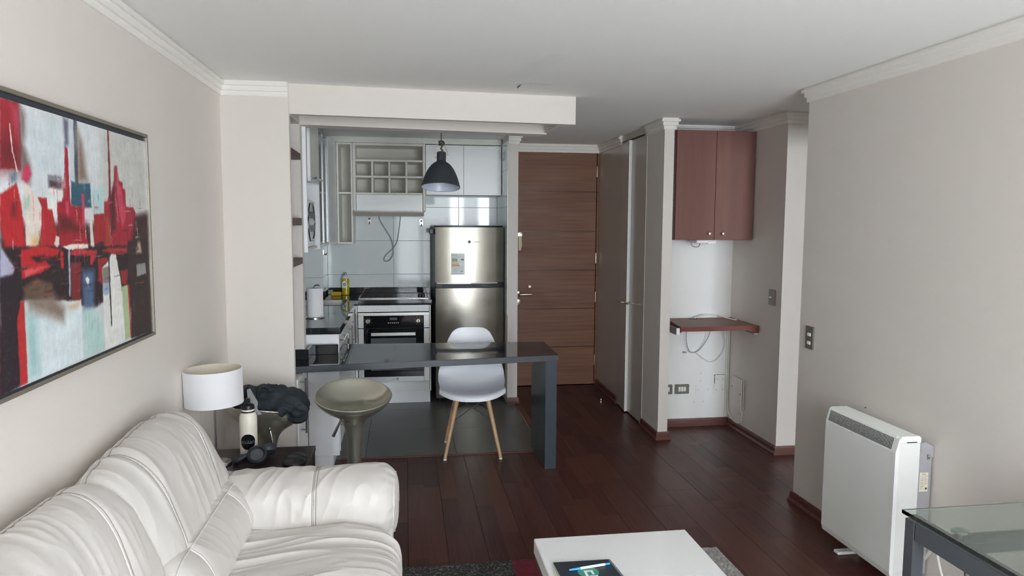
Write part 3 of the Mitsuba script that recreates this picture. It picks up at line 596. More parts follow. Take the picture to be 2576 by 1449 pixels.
for a, b in ((5.41, 5.70), (5.703, 5.99)):
    d = put(lu, 'glass_door', bx(-0.634, -0.624, a + .02, b - .02, 1.412, 2.236, .001), 'mat_dark_glass', label='dark glass door')
    put(d, 'frame', cat(bx(-0.636, -0.616, a, a + .02, 1.39, 2.258, .001), bx(-0.636, -0.616, b - .02, b, 1.39, 2.258, .001), bx(-0.636, -0.616, a + .02, b - .02, 1.39, 1.412, .001), bx(-0.636, -0.616, a + .02, b - .02, 2.236, 2.258, .001)), 'mat_alu')
put(lu, 'blank_panel', prism([(-0.955, 5.995), (-0.6125, 5.995), (-0.587, 6.418), (-0.955, 6.418)], 1.388, 2.26), KP)
mw = thing('microwave', 'white microwave with a lens-shaped window in the wall unit bay', 'microwave')
put(mw, 'body', bx(-0.935, -0.640, 4.70, 5.20, 1.405, 1.725, .008), 'mat_white_plastic')
ang = np.linspace(0, 2 * np.pi, 49)[:-1]
def lens(ry, rz, yc, zc):
    R = (ry * ry + rz * rz) / (2 * ry); a = math.asin(min(1, rz / R))
    t = np.linspace(-a, a, 20)
    L = [(yc - (R - ry) + R * math.cos(q), zc + R * math.sin(q)) for q in t] + [(yc + (R - ry) - R * math.cos(q), zc + R * math.sin(q)) for q in t[::-1]]
    return Polygon(L).buffer(0)
put(mw, 'door', bx(-0.640, -0.627, 4.80, 5.195, 1.412, 1.718, .004), 'mat_white_plastic')
big, small = lens(0.165, 0.128, 4.995, 1.575), lens(0.145, 0.112, 4.995, 1.575)
put(mw, 'window_ring', prism(big.difference(small), -0.627, -0.620, 'x'), 'mat_black_gloss', label='black lens-shaped ring on the microwave door')
put(mw, 'window', prism(small, -0.628, -0.6245, 'x'), 'mat_alu')
for q in range(2):
    put(mw, 'window_bar', prism(small.intersection(sbox(4.7, 1.51 + .09 * q, 5.3, 1.51 + .09 * q + .045)), -0.6245, -0.6215, 'x'), 'mat_black')
put(mw, 'control_panel', bx(-0.640, -0.629, 4.705, 4.795, 1.412, 1.718, .003), 'mat_alu')
for q in range(3):
    put(mw, 'knob', xlathe([(0, 0), (.022, 0), (.02, .014), (0, .015)], 24, (-0.629, 4.75, 1.47 + .08 * q), 'x+'), 'mat_white_plastic', smooth=35)
# socket plates on the side tiles
sk = thing('socket_plate', 'small grey socket plate on the tiles high beside the wall cabinet', 'socket')
put(sk, 'plate', bx(0.855, 0.8622, 6.185, 6.345, 2.12, 2.19, .002), 'mat_alu')
put(sk, 'insert', bx(0.852, 0.8555, 6.245, 6.285, 2.135, 2.175, .001), 'mat_socket_white')
hk = thing('wall_hook', 'adhesive hook on the side of the tiled pier in the kitchen corner', 'hook')
put(hk, 'plate', bx(-0.7086, -0.703, 6.42, 6.445, 1.29, 1.335, .002), 'mat_chrome')
put(hk, 'hook', tube([(-0.703, 6.432, 1.30), (-0.692, 6.432, 1.288), (-0.685, 6.432, 1.295), (-0.684, 6.432, 1.305)], .0035, 8, smooth=5), 'mat_black', smooth=True)
# -------- fridge
fg = thing('fridge', 'stainless steel two-door fridge between the oven and the wall end', 'fridge')
def frot(m): return rot(m, (0, 0, 1), 3.0, (0.54, 6.48, 0))
_put0 = put
def put(parent, name, mesh, *a, **k): return _put0(parent, name, frot(mesh), *a, **k)      # the fridge stands turned a little
put(fg, 'body', bx(0.242, 0.836, 6.235, 6.715, 0.025, 1.54, .006), 'mat_fridge_side')
def curved_door(x0, x1, z0, z1, bulge=0.034, t=0.045, yb=6.233, cx=0.014):
    n = 200; u = np.linspace(-1, 1, n); r = 0.006
    xs_ = x0 + (x1 - x0) * (u + 1) / 2
    yf = yb - t - bulge * (1 - np.abs(u) ** 2.2)
    return prism(list(zip(xs_, yf)) + [(x1, yb), (x0, yb)], z0, z1)

fz = put(fg, 'freezer_door', curved_door(0.240, 0.838, 1.056, 1.535), 'mat_steel_fridge', smooth=25)
put(fg, 'top_cap', curved_door(0.236, 0.842, 1.536, 1.549, 0.036, 0.047, 6.30), 'mat_black', smooth=25)
put(fg, 'grip_recess', cat(curved_door(0.244, 0.834, 1.012, 1.050, 0.022, 0.030)), 'mat_black', smooth=25, label='dark hand recess between the fridge doors')
put(fg, 'grip_bar', cat(bx(0.30, 0.64, 6.158, 6.170, 1.018, 1.036, .003)), 'mat_phones_inner')
put(fg, 'edge_strip', prism(Polygon([(0.25, 6.186), (0.54, 6.149), (0.78, 6.170), (0.78, 6.176), (0.54, 6.156), (0.25, 6.193)]), 1.048, 1.056), 'mat_chrome')
put(fg, 'lower_door', curved_door(0.240, 0.838, 0.05, 1.010), 'mat_steel_fridge', smooth=25)
put(fg, 'foot', cat(lathe([(0, 0), (.018, 0), (.018, .026), (0, .026)], 16, (0.28, 6.28, 0.0)), lathe([(0, 0), (.018, 0), (.018, .026), (0, .026)], 16, (0.80, 6.28, 0.0))), 'mat_black')
put(fg, 'hinge_cover', bx(0.200, 0.237, 6.30, 6.36, 1.475, 1.52, .004), 'mat_fridge_side', label='grey clip on the fridge side')
# energy label and emblem follow the door's curve
def on_door(x): 
    u = (x - 0.240) / 0.598 * 2 - 1
    return 6.233 - 0.045 - 0.034 * (1 - abs(u) ** 2.2)
def decal(x0, x1, z0, z1, off, n=8):
    xs_ = np.linspace(x0, x1, n); P = np.array([[(x, on_door(x) - off, z) for z in (z0, z1)] for x in xs_])
    return grid(P)
el = put(fz, 'energy_label', decal(0.372, 0.488, 1.128, 1.312, .0008), 'mat_label_white', label='paper energy label with coloured bars')
for i, (nm, L) in enumerate((('green', .046), ('green', .048), ('lime', .050), ('yellow', .053), ('amber', .058), ('orange', .063), ('red', .068))):
    z = 1.262 - .0098 * i
    key = numbered(fz + '__energy_bar'); scene[key] = mikit.ply(frot(decal(0.378, 0.378 + L, z - .0034, z + .0034, .0016, 4)), 'mat_e_' + nm)
def door_text(s, h, x, z, mat_):
    m = meshkit.text_mesh(s, h, .0006); v = np.array(m.vertices); f = np.array(m.faces)
    X = x + v[:, 0]; Y = np.array([on_door(a) for a in X]) - .0015 - v[:, 2]
    return np.stack([X, Y, z + v[:, 1]], 1), f
put(fz, 'label_print', cat(door_text('Energía', .009, 0.378, 1.292, ''), decal(.378, .482, 1.283, 1.2838, .0016, 4), decal(.378, .440, 1.277, 1.2788, .0016, 4), decal(.456, .482, 1.252, 1.264, .0016, 3), decal(.378, .482, 1.187, 1.1885, .0016, 4), decal(.378, .470, 1.172, 1.1735, .0016, 4), decal(.378, .476, 1.164, 1.1652, .0016, 4), decal(.378, .420, 1.156, 1.1572, .0016, 4), decal(.452, .472, 1.153, 1.1585, .0016, 3), decal(.374, .486, 1.139, 1.1402, .0016, 4), decal(.378, .470, 1.132, 1.1332, .0016, 4), ), 'mat_logo_dark', label='small dark print on the label')
put(fz, 'emblem', cat(door_text('mademsa', .011, 0.545, 1.405, ''), xlathe([(0, 0), (.013, 0), (.012, .003), (0, .0035)], 28, (0.529, on_door(.529) - .0005, 1.411))), 'mat_logo_dark', label='dark round emblem with maker lettering')
put = _put0
# -------- things on the worktop
pt = thing('paper_towels', 'white paper towel roll on a chrome holder on the worktop', 'paper towels')
put(pt, 'roll', lathe([(.019, .008), (.047, .008), (.049, .012), (.049, .203), (.047, .207), (.019, .207)], 48, (-0.632, 5.10, .910)), 'mat_paper', smooth=35)
t = np.linspace(0, 1, 14)
put(pt, 'loose_sheet', (lambda P: grid(P))(np.array([[(-0.632 + .0495 * math.cos(a) + .016 * (a + 1.2) * (a > -1.2), 5.10 + .0495 * math.sin(a), z) for z in np.linspace(.922, 1.116, 6)] for a in np.linspace(-2.2, -0.25, 16)])), 'mat_paper', smooth=True)
put(pt, 'holder', cat(lathe([(0, 0), (.07, 0), (.07, .005), (.0, .007)], 40, (-0.632, 5.10, .9105)), tube([(-0.632, 5.10, .915), (-0.632, 5.10, 1.126), (-0.622, 5.10, 1.137), (-0.600, 5.10, 1.138), (-0.592, 5.10, 1.128)], .005, 10)), 'mat_chrome', smooth=40)
sp = put(None, 'sponge', bx(-0.672, -0.580, 6.60, 6.66, .9105, .942, .006), 'mat_sponge')
tag(sp, 'yellow kitchen sponge on the worktop beside the soap bottle', 'sponge')
sb = thing('dish_soap', 'clear bottle of yellow dish soap on the worktop', 'bottle')
def oval(prof, sx, sy, at, n=36):
    v, f = lathe(prof, n); v = v * [sx, sy, 1]; return v + np.asarray(at, float), f
A = (-0.542, 6.655, .9105)
put(sb, 'liquid', oval([(0, .002), (.030, .002), (.033, .008), (.033, .06), (.029, .085), (.033, .12), (.032, .148), (0, .150)], 1, .62, A), 'mat_soap', smooth=35)
put(sb, 'shoulder', oval([(.032, .1505), (.031, .156), (.024, .172), (.015, .182), (.011, .185)], 1, .62, A), 'mat_label_white', smooth=True)
put(sb, 'cap', lathe([(0.0, .183), (.011, .183), (.013, .186), (.013, .198), (.010, .203), (.006, .208), (0, .209)], 24, A), 'mat_alu', smooth=35)
put(sb, 'label', prism(Polygon([(A[0] - .026, A[2] + .070), (A[0] + .016, A[2] + .076), (A[0] + .012, A[2] + .100), (A[0] - .008, A[2] + .130), (A[0] - .026, A[2] + .118)]).buffer(.003), 6.6335, 6.636, 'y'), 'mat_label_white', label='white label with a round dark emblem')
put(sb, 'label_emblem', cat(xlathe([(.006, 0), (.014, 0), (.014, .001), (.006, .001), (.006, 0)], 24, (A[0] - .008, 6.6335, A[2] + .100)), bx(A[0] - .025, A[0] + .02, 6.6328, 6.6335, A[2] + .055, A[2] + .058), bx(A[0] - .025, A[0] + .012, 6.6328, 6.6335, A[2] + .047, A[2] + .049)), 'mat_label_green')
# -------- bar counter on one slab leg
bar = thing('bar_counter', 'long polished black granite bar counter on one slab leg', 'bar counter')
BP = Polygon([(-0.825, 4.182), (0.955, 4.376), (0.955, 4.885), (-0.424, 4.945), (-0.424, 4.606), (-0.4235, 4.585), (-0.598, 4.585), (-0.598, 4.418), (-0.825, 4.418)])
put(bar, 'slab', prism(BP.buffer(-.003).buffer(.003), 0.7065, 0.7455), 'mat_granite')
put(bar, 'front_edge', prism([(-0.70, 4.1935), (0.953, 4.3742), (0.953, 4.3760), (-0.70, 4.1953)], 0.708, 0.7435), 'mat_bar_edge', label='worn grey front edge of the counter')
put(bar, 'leg', prism([(0.874, 4.385), (0.948, 4.392), (0.944, 4.878), (0.870, 4.872)], 0.001, 0.706), 'mat_bar_leg')
put(bar, 'upstand', cat(bx(-0.597, -0.425, 4.566, 4.587, 0.746, 0.808, .002), bx(-0.597, -0.584, 4.40, 4.566, 0.746, 0.808, .002), bx(-0.825, -0.584, 4.402, 4.418, 0.746, 0.8085, .002)), 'mat_granite')
# ================================================================ PENDANT LAMP, CHAIR, STOOLS
pl = thing('pendant_lamp', 'dark grey bell-shaped metal pendant lamp hanging over the bar', 'pendant lamp')
LX, LY, LZ = 0.2405, 4.80, 1.802
def ltilt(m): return rot(rot(m, (1, 0, 0), -10.5, (LX, LY, LZ + .20)), (0, 1, 0), 2.0, (LX, LY, LZ + .20))
prof = [(.1275, .000), (.1285, .004), (.1265, .012), (.122, .03), (.113, .06), (.099, .095), (.083, .125), (.066, .148), (.050, .162), (.0345, .171), (.0305, .178), (.0305, .232), (.028, .237), (0, .238)]
put(pl, 'shade', ltilt(lathe(prof, 56, (LX, LY, LZ))), 'mat_lamp_metal', smooth=35)
inn = [(r - .002 if r > .01 else r, z - (.0 if r > .1 else .002)) for r, z in prof[:9]] + [(0, .158)]
put(pl, 'inner_shade', ltilt(lathe(inn, 56, (LX, LY, LZ + .0008))), 'mat_lamp_inner', smooth=35, label='pale glossy inside of the shade')
put(pl, 'bulb', ltilt(lathe([(0, .055), (.012, .057), (.024, .07), (.029, .09), (.024, .112), (.014, .13), (.013, .158)], 28, (LX, LY, LZ))), 'mat_label_white', smooth=True)
put(pl, 'bracket', cat(tube([(LX - .043, LY, LZ + .203), (LX - .041, LY, LZ + .232), (LX - .030, LY, LZ + .262), (LX - .012, LY, LZ + .286), (LX, LY, LZ + .291), (LX + .012, LY, LZ + .286), (LX + .030, LY, LZ + .262), (LX + .041, LY, LZ + .232), (LX + .043, LY, LZ + .203)], .003, 10, smooth=5), tube([(LX - .047, LY, LZ + .205), (LX + .047, LY, LZ + .205)], .0035, 10)), 'mat_nickel', smooth=True)
t = np.linspace(0, 4 * np.pi, 90)
knot = np.stack([LX + (.010 + .008 * np.cos(1.5 * t)) * np.cos(t), LY + (.010 + .008 * np.cos(1.5 * t)) * np.sin(t), LZ + .296 + .012 * np.sin(1.5 * t)], 1)
put(pl, 'cord', cat(tube(knot, .006, 8), tube([(LX, LY, LZ + .238), (LX + .008, LY, LZ + .25), (LX - .003, LY, LZ + .262), (LX + .006, LY, LZ + .278), (LX, LY, LZ + .296)], .0055, 8, smooth=6), tube([(LX, LY, LZ + .30), (LX - .001, LY, LZ + .36), (LX, LY, CZ + .004)], .0035, 8)), 'mat_lamp_cord', smooth=True, label='knotted cord')

ch = thing('shell_chair', 'white plastic shell chair with wooden legs behind the bar counter', 'chair')
def chair_shell():
    cl = np.array([(-.232, .398), (-.230, .420), (-.205, .436), (-.14, .438), (-.06, .428), (.03, .422), (.10, .428), (.155, .452), (.190, .50), (.212, .565), (.232, .65), (.249, .735), (.257, .790), (.258, .825)])
    wd = np.array([.232, .232, .232, .233, .234, .234, .234, .234, .229, .216, .194, .168, .148, .134])
    n, m = 70, 41
    s = np.linspace(0, 1, n); L = np.r_[0, np.cumsum(np.linalg.norm(np.diff(cl, axis=0), axis=1))]; L /= L[-1]
    from scipy.interpolate import PchipInterpolator as PI
    cy, cz, w = PI(L, cl[:, 0])(s), PI(L, cl[:, 1])(s), PI(L, wd)(s)
    b_ = np.clip((.46 - s) / .32, 0, 1); b_ = b_ * b_ * (3 - 2 * b_); w = w * (1 - .05 * b_)      # the seat's rounded front corners
    u = np.linspace(-1, 1, m)
    S, U = np.meshgrid(s, u, indexing='ij')
    seat = 1 - np.clip((S - .42) / .2, 0, 1) ** 2 * (3 - 2 * np.clip((S - .42) / .2, 0, 1)); front = np.clip(S / .12, 0, 1)
    sm_ = lambda q: np.clip(q, 0, 1) ** 2 * (3 - 2 * np.clip(q, 0, 1))
    lift = (.006 + .048 * sm_(S / .42)) * (1 - sm_((S - .46) / .30)) * np.abs(U) ** 2.4
    fwd = sm_((S - .44) / .28) * 0.058 * np.abs(U) ** 2.2 * np.clip((1.05 - S) / .35, 0.25, 1)
    frontround = (1 - front) ** 1.0 * 0
    topround = np.clip((S - .93) / .07, 0, 1)
    X = U * w[:, None] * (1 - .0 * topround)
    Yc = cy[:, None] - fwd + b_[:, None] * .085 * np.abs(U) ** 3.2
    Z = cz[:, None] + lift - np.clip((S - .86) / .14, 0, 1) ** 1.5 * .034 * np.abs(U) ** 5
    Z = Z + np.clip((.17 - S) / .17, 0, 1) * .032 * np.abs(U) ** 2.4
    P = np.stack([X, Yc, Z], -1)
    du, dv = np.gradient(P, axis=0), np.gradient(P, axis=1)
    N = np.cross(du, dv); N /= np.linalg.norm(N, axis=-1, keepdims=True)
    N *= np.sign((N[n // 4, m // 2, 2]))
    A, B = P + N * .003, P - N * .003
    va, fa = grid(A); vb, fb = grid(B)
    k = len(va); idx = np.arange(n * m).reshape(n, m)
    loop = np.concatenate([idx[0, :], idx[1:, -1], idx[-1, -2::-1], idx[-2:0:-1, 0]])
    nx_ = np.roll(loop, -1)
    side = np.concatenate([np.stack([loop, nx_, nx_ + k], 1), np.stack([loop, nx_ + k, loop + k], 1)])
    msh = trimesh.Trimesh(np.vstack([va, vb]), np.vstack([fa, fb[:, ::-1] + k, side]), process=False); trimesh.repair.fix_normals(msh)
    return np.array(msh.vertices), np.array(msh.faces)
CA, CC = -3.5, (0.447, 4.842, 0.0)
def cpl(m): return mov(rot(m, (0, 0, 1), CA), CC)
put(ch, 'shell', cpl(chair_shell()), 'mat_chair_shell', smooth=50)
feet = {(-1, -1): (-.186, -.205), (1, -1): (.186, -.205), (-1, 1): (-.182, .182), (1, 1): (.182, .182)}
for (sx, sy), (fx, fy) in feet.items():
    tx, ty = sx * .100, sy * .10 - .005
    k = put(ch, 'leg', cpl(tube([(fx, fy, .010), (tx, ty, .405)], [.0115, .017], 16)), 'mat_beech', smooth=40)
    put(k, 'foot_cap', cpl(tube([(fx - .001 * sx, fy, .0), (fx, fy, .0105)], .0120, 14)), 'mat_white_plastic', smooth=40)
def leg_at(k, z): 
    fx, fy = feet[k]; a = (z - .01) / .395; return (fx + (k[0] * .1 - fx) * a, fy + (k[1] * .1 - .005 - fy) * a, z)
wires = []
for a, b in (((-1, -1), (1, -1)), ((-1, 1), (1, 1)), ((-1, -1), (-1, 1)), ((1, -1), (1, 1))):
    for p, q in ((a, b), (b, a)):
        e = leg_at(q, .40); wires.append(tube([leg_at(p, .245), (e[0] * .98, e[1] * .98, .398)], .0035, 8))
wires.append(tube([(-.11, -.11, .402), (.11, -.11, .402), (.11, .10, .402), (-.11, .10, .402), (-.11, -.11, .402)], .005, 8))
put(ch, 'wire_brace', cpl(cat(*wires)), 'mat_black', smooth=True)
put(ch, 'bolt', cpl(cat(*[mov(tube([(-.013, 0, 0), (.013, 0, 0)], .007, 10), leg_at(k, .245)) for k in feet])), 'mat_black', smooth=40)

def bar_stool(key, at, ang, zr, lever):
    """swivel stool: a tilted bowl that runs down into a stem, gas column and round foot"""
    n = 72; th = np.arange(n + 1) * 2 * np.pi / n
    def row(r, z, tilt, ov=0.0): 
        s = np.sin(th)
        R = r * (1 + .03 * ov * np.cos(2 * th))
        return np.stack([R * np.cos(th), R * s, z + tilt * (s + .35 * (s > 0) * s * s) - 0 * s], 1)
    tl = .034
    outer = [(.030, -.375, 0), (.0325, -.365, 0), (.0345, -.31, 0), (.0365, -.26, 0), (.040, -.22, 0), (.0455, -.175, 0), (.054, -.140, .0), (.070, -.112, .003), (.100, -.086, .010), (.138, -.060, .019), (.168, -.034, .027), (.186, -.012, .033), (.1925, .002, .0345)]
    rim = [(.1945, .0055, .035), (.193, .0085, .0355), (.189, .009, .035)]
    inner = [(.180, -.001, .033), (.162, -.022, .026), (.134, -.044, .017), (.098, -.060, .008), (.05, -.068, .003), (.012, -.070, .0), (.0005, -.070, 0)]
    P = np.array([row(*q) for q in outer + rim + inner])
    # the seat's shallow front step
    for i in range(len(outer) + len(rim), len(P)):
        x, y = P[i, :, 0], P[i, :, 1]
        P[i, :, 2] += .010 * np.clip((-(y + .25 * x) - .075) / .02, 0, 1) * np.clip((.18 - np.hypot(x, y)) / .02, 0, 1)
    # refine between the rings
    from scipy.interpolate import CubicSpline
    q = np.arange(len(P)); P = CubicSpline(q, P, axis=0)(np.linspace(0, len(P) - 1, 110))
    v, f = grid(P); f = f[:, ::-1]
    place = lambda m: mov(rot(m, (0, 0, 1), ang), (at[0], at[1], 0))
    put(key, 'seat', place((v + [0, 0, zr], f)), 'mat_champagne', smooth=True)
    put(key, 'column', place(lathe([(0, zr - .37), (.026, zr - .37), (.026, .06), (.0, .06)], 28)), 'mat_chrome', smooth=35)
    put(key, 'foot', place(lathe([(0, .001), (.186, .001), (.190, .005), (.188, .012), (.165, .022), (.11, .034), (.062, .052), (.044, .085), (.038, .13), (.036, .20), (.033, .24), (0, .241)], 56)), 'mat_champagne', smooth=35)
    put(key, 'lever', lever, 'mat_chrome', smooth=True)
st = thing('bar_stool', 'empty champagne coloured bowl-seat bar stool in front of the bar', 'stool', 'bar stools by the counter')
bar_stool(st, (-0.268, 3.66), 6, 0.690, cat(tube([(-0.30, 3.63, .625), (-0.318, 3.605, .612), (-0.328, 3.595, .588)], .0045, 8, smooth=4), tube([(-0.327, 3.595, .588), (-0.366, 3.59, .507)], [.005, .0085, .009, .008], 10)))
st2 = thing('bar_stool', 'champagne bowl-seat bar stool in the corner with a black jacket on it', 'stool', 'bar stools by the counter')
bar_stool(st2, (-0.700, 3.695), 158, 0.622, cat(tube([(-0.69, 3.64, .575), (-0.672, 3.585, .572), (-0.666, 3.58, .55)], .0045, 8, smooth=4), tube([(-0.666, 3.58, .55), (-0.650, 3.57, .455)], [.005, .0085, .009, .008], 10)))
# jacket heaped on the corner stool
jk = thing('jacket', 'crumpled black jacket heaped on the corner bar stool', 'jacket')
def heap(blobs, bottom, seed, amp=.020, sub=5):
    M = None
    for c, r in blobs:
        s = m3.Manifold.sphere(1.0, 40).scale(r).translate(c)
        M = s if M is None else M + s
    M = M.refine_to_length(.012)
    m = M.to_mesh(); tm = trimesh.Trimesh(m.vert_properties[:, :3], m.tri_verts, process=True)
    trimesh.smoothing.filter_taubin(tm, iterations=14)
    tm = tm.subdivide(); v = np.array(tm.vertices); nrm = np.array(tm.vertex_normals)
    wv = np.stack([meshkit.noise(v * 6, seed + k) for k in (1, 2, 3)], 1)
    q = (v + .10 * wv) * [12, 20, 17]
    rd = 1 - np.abs(2 * meshkit.noise(q, seed) - 1) * 1.6            # sharp fold lines between smooth hollows
    q2 = (v + .06 * wv) @ np.array([[.8, .6, 0], [-.6, .8, 0], [0, 0, 1.0]]) * [16, 34, 24]
    rd2 = 1 - np.abs(2 * meshkit.noise(q2, seed + 9) - 1) * 1.5
    v = v + nrm * (amp * (np.clip(rd, 0, 1) - .4) + amp * .42 * (np.clip(rd2, 0, 1) - .4))[:, None]
    v = bottom(v)
    return v, np.array(tm.faces)
def bowl(v):
    r = np.hypot(v[:, 0] + .70, v[:, 1] - 3.695); v = v.copy()
    v[:, 2] = np.where(r < .19, np.maximum(v[:, 2], .585 + 1.6 * r * r), v[:, 2]); return v
def flat(v):
    v = v.copy(); v[:, 2] = np.maximum(v[:, 2], .5008); return v
put(jk, 'body', heap([((-.600, 3.65, .668), (.105, .12, .066)), ((-.70, 3.67, .685), (.11, .12, .064)), ((-.785, 3.67, .690), (.080, .10, .056)), ((-.540, 3.605, .638), (.052, .075, .045)), ((-.640, 3.64, .705), (.075, .08, .045))], bowl, 3), 'mat_jacket', smooth=True)
put(jk, 'collar', cat(tube([(-.775, 3.60, .70), (-.772, 3.575, .745), (-.758, 3.57, .772), (-.742, 3.575, .762), (-.735, 3.585, .72)], [.008, .011, .012, .011, .008], 12, smooth=5), tube([(-.725, 3.59, .725), (-.712, 3.58, .765), (-.690, 3.585, .776), (-.670, 3.60, .755), (-.655, 3.60, .725)], [.006, .009, .011, .010, .007], 12, smooth=5)), 'mat_jacket', smooth=True)
def ribbon(pts, w, across):
    p = smooth_path(pts, 8); w = np.interp(np.linspace(0, 1, len(p)), np.linspace(0, 1, len(w)), w); a = np.asarray(across, float); a /= np.linalg.norm(a)
    bulge = np.cross(np.gradient(p, axis=0), a); bulge /= np.linalg.norm(bulge, axis=1, keepdims=True)
    u = np.linspace(-1, 1, 9)
    P = p[:, None] + a * (u[None, :, None] * w[:, None, None]) + bulge[:, None] * (-(1 - u ** 2)[None, :, None] * .006)
    B = p[:, None] + a * (u[None, :, None] * w[:, None, None] * .98) + bulge[:, None] * (.004)
    return cat(grid(P), (grid(B)[0], grid(B)[1][:, ::-1]))
put(jk, 'lining', ribbon([(-.752, 3.535, .772), (-.738, 3.512, .742), (-.722, 3.498, .712), (-.712, 3.488, .685), (-.692, 3.480, .660)], [.008, .016, .019, .008, .010], (1, 0, .25)), 'mat_jacket_mesh', smooth=True, label='grey mesh lining turned outward')

# ================================================================ SIDE TABLE AND LAMP
sd = thing('side_table', 'dark brown wooden side table between the sofa and the corner stool', 'side table')
put(sd, 'top', bx(-0.935, -0.437, 3.02, 3.475, .478, .500, .002), 'mat_wenge')
for x in (-0.930, -0.480):
    for y in (3.026, 3.430):
        put(sd, 'leg', bx(x, x + .04, y, y + .04, .001, .4775, .002), 'mat_wenge')
put(sd, 'apron', cat(bx(-0.925, -0.445, 3.455, 3.468, .415, .4775, .001), bx(-0.925, -0.445, 3.028, 3.04, .415, .4775, .001), bx(-0.456, -0.443, 3.05, 3.45, .415, .4775, .001), bx(-0.928, -0.916, 3.05, 3.45, .415, .4775, .001)), 'mat_wenge')
put(sd, 'lower_shelf', bx(-0.928, -0.444, 3.04, 3.46, .14, .16, .002), 'mat_wenge')
tl_ = thing('table_lamp', 'table lamp with a white drum shade and thin metal stem', 'table lamp')
LC = np.array((-0.840, 3.255, .5005))
def tilt(m): return rot(m, (0, 1, 0), -1.2, (LC[0], LC[1], .765))
put(tl_, 'shade', tilt(cat(lathe([(.1225, .276), (.1225, .432)], 64, LC), lathe([(.1225, .432), (.1195, .432)], 64, LC), lathe([(.1195, .276), (.1225, .276)], 64, LC))), 'mat_shade', smooth=35)
ins = lathe([(.1195, .432), (.1195, .276)], 64, LC)
put(tl_, 'shade_lining', tilt(ins), 'mat_shade_inner', smooth=True)
put(tl_, 'stem', cat(lathe([(0, .012), (.0055, .012), (.0055, .345), (0, .345)], 16, LC), lathe([(0, .36), (.014, .36), (.014, .30), (0, .30)], 16, LC)), 'mat_chrome', smooth=35)
put(tl_, 'shade_ring', tilt(cat(*[tube([(LC[0], LC[1], LC[2] + .33), (LC[0] + .1195 * math.cos(a), LC[1] + .1195 * math.sin(a), LC[2] + .34)], .0018, 6) for a in (0.3, 2.4, 4.5)])), 'mat_chrome')
put(tl_, 'base', lathe([(0, 0), (.066, 0), (.068, .004), (.064, .010), (.02, .014), (0, .015)], 48, LC), 'mat_chrome', smooth=35)
bt = thing('water_bottle', 'cream water bottle with a black lid and round black print on the side table', 'bottle')
BC = np.array((-0.727, 3.385, .5005))
put(bt, 'body', lathe([(0, 0), (.036, 0), (.039, .004), (.0395, .17), (.0385, .182), (.033, .195), (.029, .200), (.029, .216), (0, .216)], 48, BC), 'mat_bottle_cream', smooth=35)
put(bt, 'neck_band', lathe([(.0285, .2005), (.0305, .2005), (.0305, .2065), (.0285, .2065)], 40, BC), 'mat_black')
put(bt, 'lid', cat(lathe([(0, .215), (.0295, .215), (.0300, .218), (.0285, .232), (.020, .238), (.012, .240), (.011, .250), (0, .250)], 40, BC), mov(rot(bx(-.010, .010, -.008, .008, .248, .264, .004), (1, 0, 0), 0), BC), tube([BC + (-.024, -.01, .23), BC + (-.018, -.016, .243), BC + (.0, -.018, .247), BC + (.018, -.016, .243), BC + (.024, -.01, .23)], .004, 8, smooth=4)), 'mat_black', smooth=35)
def on_cyl(m2, r, c, a0):
    """wrap a flat drawing (x along the wall, y up) round a vertical cylinder, facing azimuth a0"""
    v, f = m2; a = a0 + v[:, 0] / r; R = r + v[:, 2]
    return np.stack([c[0] + R * np.cos(a), c[1] + R * np.sin(a), c[2] + v[:, 1]], 1), f
AZ = math.radians(-84)
disc = trimesh.creation.extrude_polygon(Polygon([(0.034 * math.cos(q), 0.036 * math.sin(q)) for q in np.linspace(0, 2 * np.pi, 60)[:-1]]), .0004, engine='earcut').subdivide().subdivide()
dv = np.array(disc.vertices); 
pr_ = put(bt, 'print', on_cyl((dv + [0, .068, .0003], np.array(disc.faces)), .0395, BC, AZ), 'mat_black_gloss', label='round black print')
tx_ = meshkit.text_mesh('mülan', .016, .0004); tv = np.array(tx_.vertices); tv[:, 0] -= (tv[:, 0].max() + tv[:, 0].min()) / 2
put(bt, 'lettering', on_cyl((tv + [0, .060, .0009], np.array(tx_.faces)), .0395, BC, AZ), 'mat_alu', label='pale lettering on the black print')
hp_ = thing('headphones', 'black over-ear headphones lying on the side table', 'headphones')
def cup(c, nrm, r=.040):
    v, f = lathe([(0, .0), (r * .55, .0), (r * .86, .004), (r, .014), (r * 1.02, .022), (r * .96, .034), (r * .80, .040), (r * .70, .034), (r * .66, .026), (0, .026)], 40)
    v2, f2 = lathe([(0, .0262), (r * .66, .0262)], 40)
    z = np.asarray(nrm, float); z /= np.linalg.norm(z); x = np.cross([0, 1, 0], z); x /= np.linalg.norm(x); y = np.cross(z, x)
    M = np.stack([x, y, z], 1); return (v @ M.T + c, f), (v2 @ M.T + c, f2)
A1, I1 = cup(np.array((-.665, 3.255, .526)), (.10, -.72, .66), .043)
A2, I2 = cup(np.array((-.625, 3.308, .522)), (-.2, .45, .6), .040)
put(hp_, 'ear_cup', A1, 'mat_phones', smooth=35); put(hp_, 'ear_pad_fabric', I1, 'mat_phones_inner')
put(hp_, 'ear_cup', A2, 'mat_phones', smooth=35); put(hp_, 'ear_pad_fabric', I2, 'mat_phones_inner')
put(hp_, 'headband', (lambda m: (m[0] * [1, 1, 1], m[1]))(tube([(-.672, 3.255, .545), (-.71, 3.245, .538), (-.745, 3.235, .522), (-.760, 3.255, .516), (-.752, 3.29, .514), (-.715, 3.315, .514), (-.665, 3.33, .520), (-.625, 3.325, .528)], [.007, .010, .013, .013, .013, .013, .010, .007], 12, smooth=6)), 'mat_phones', smooth=True)
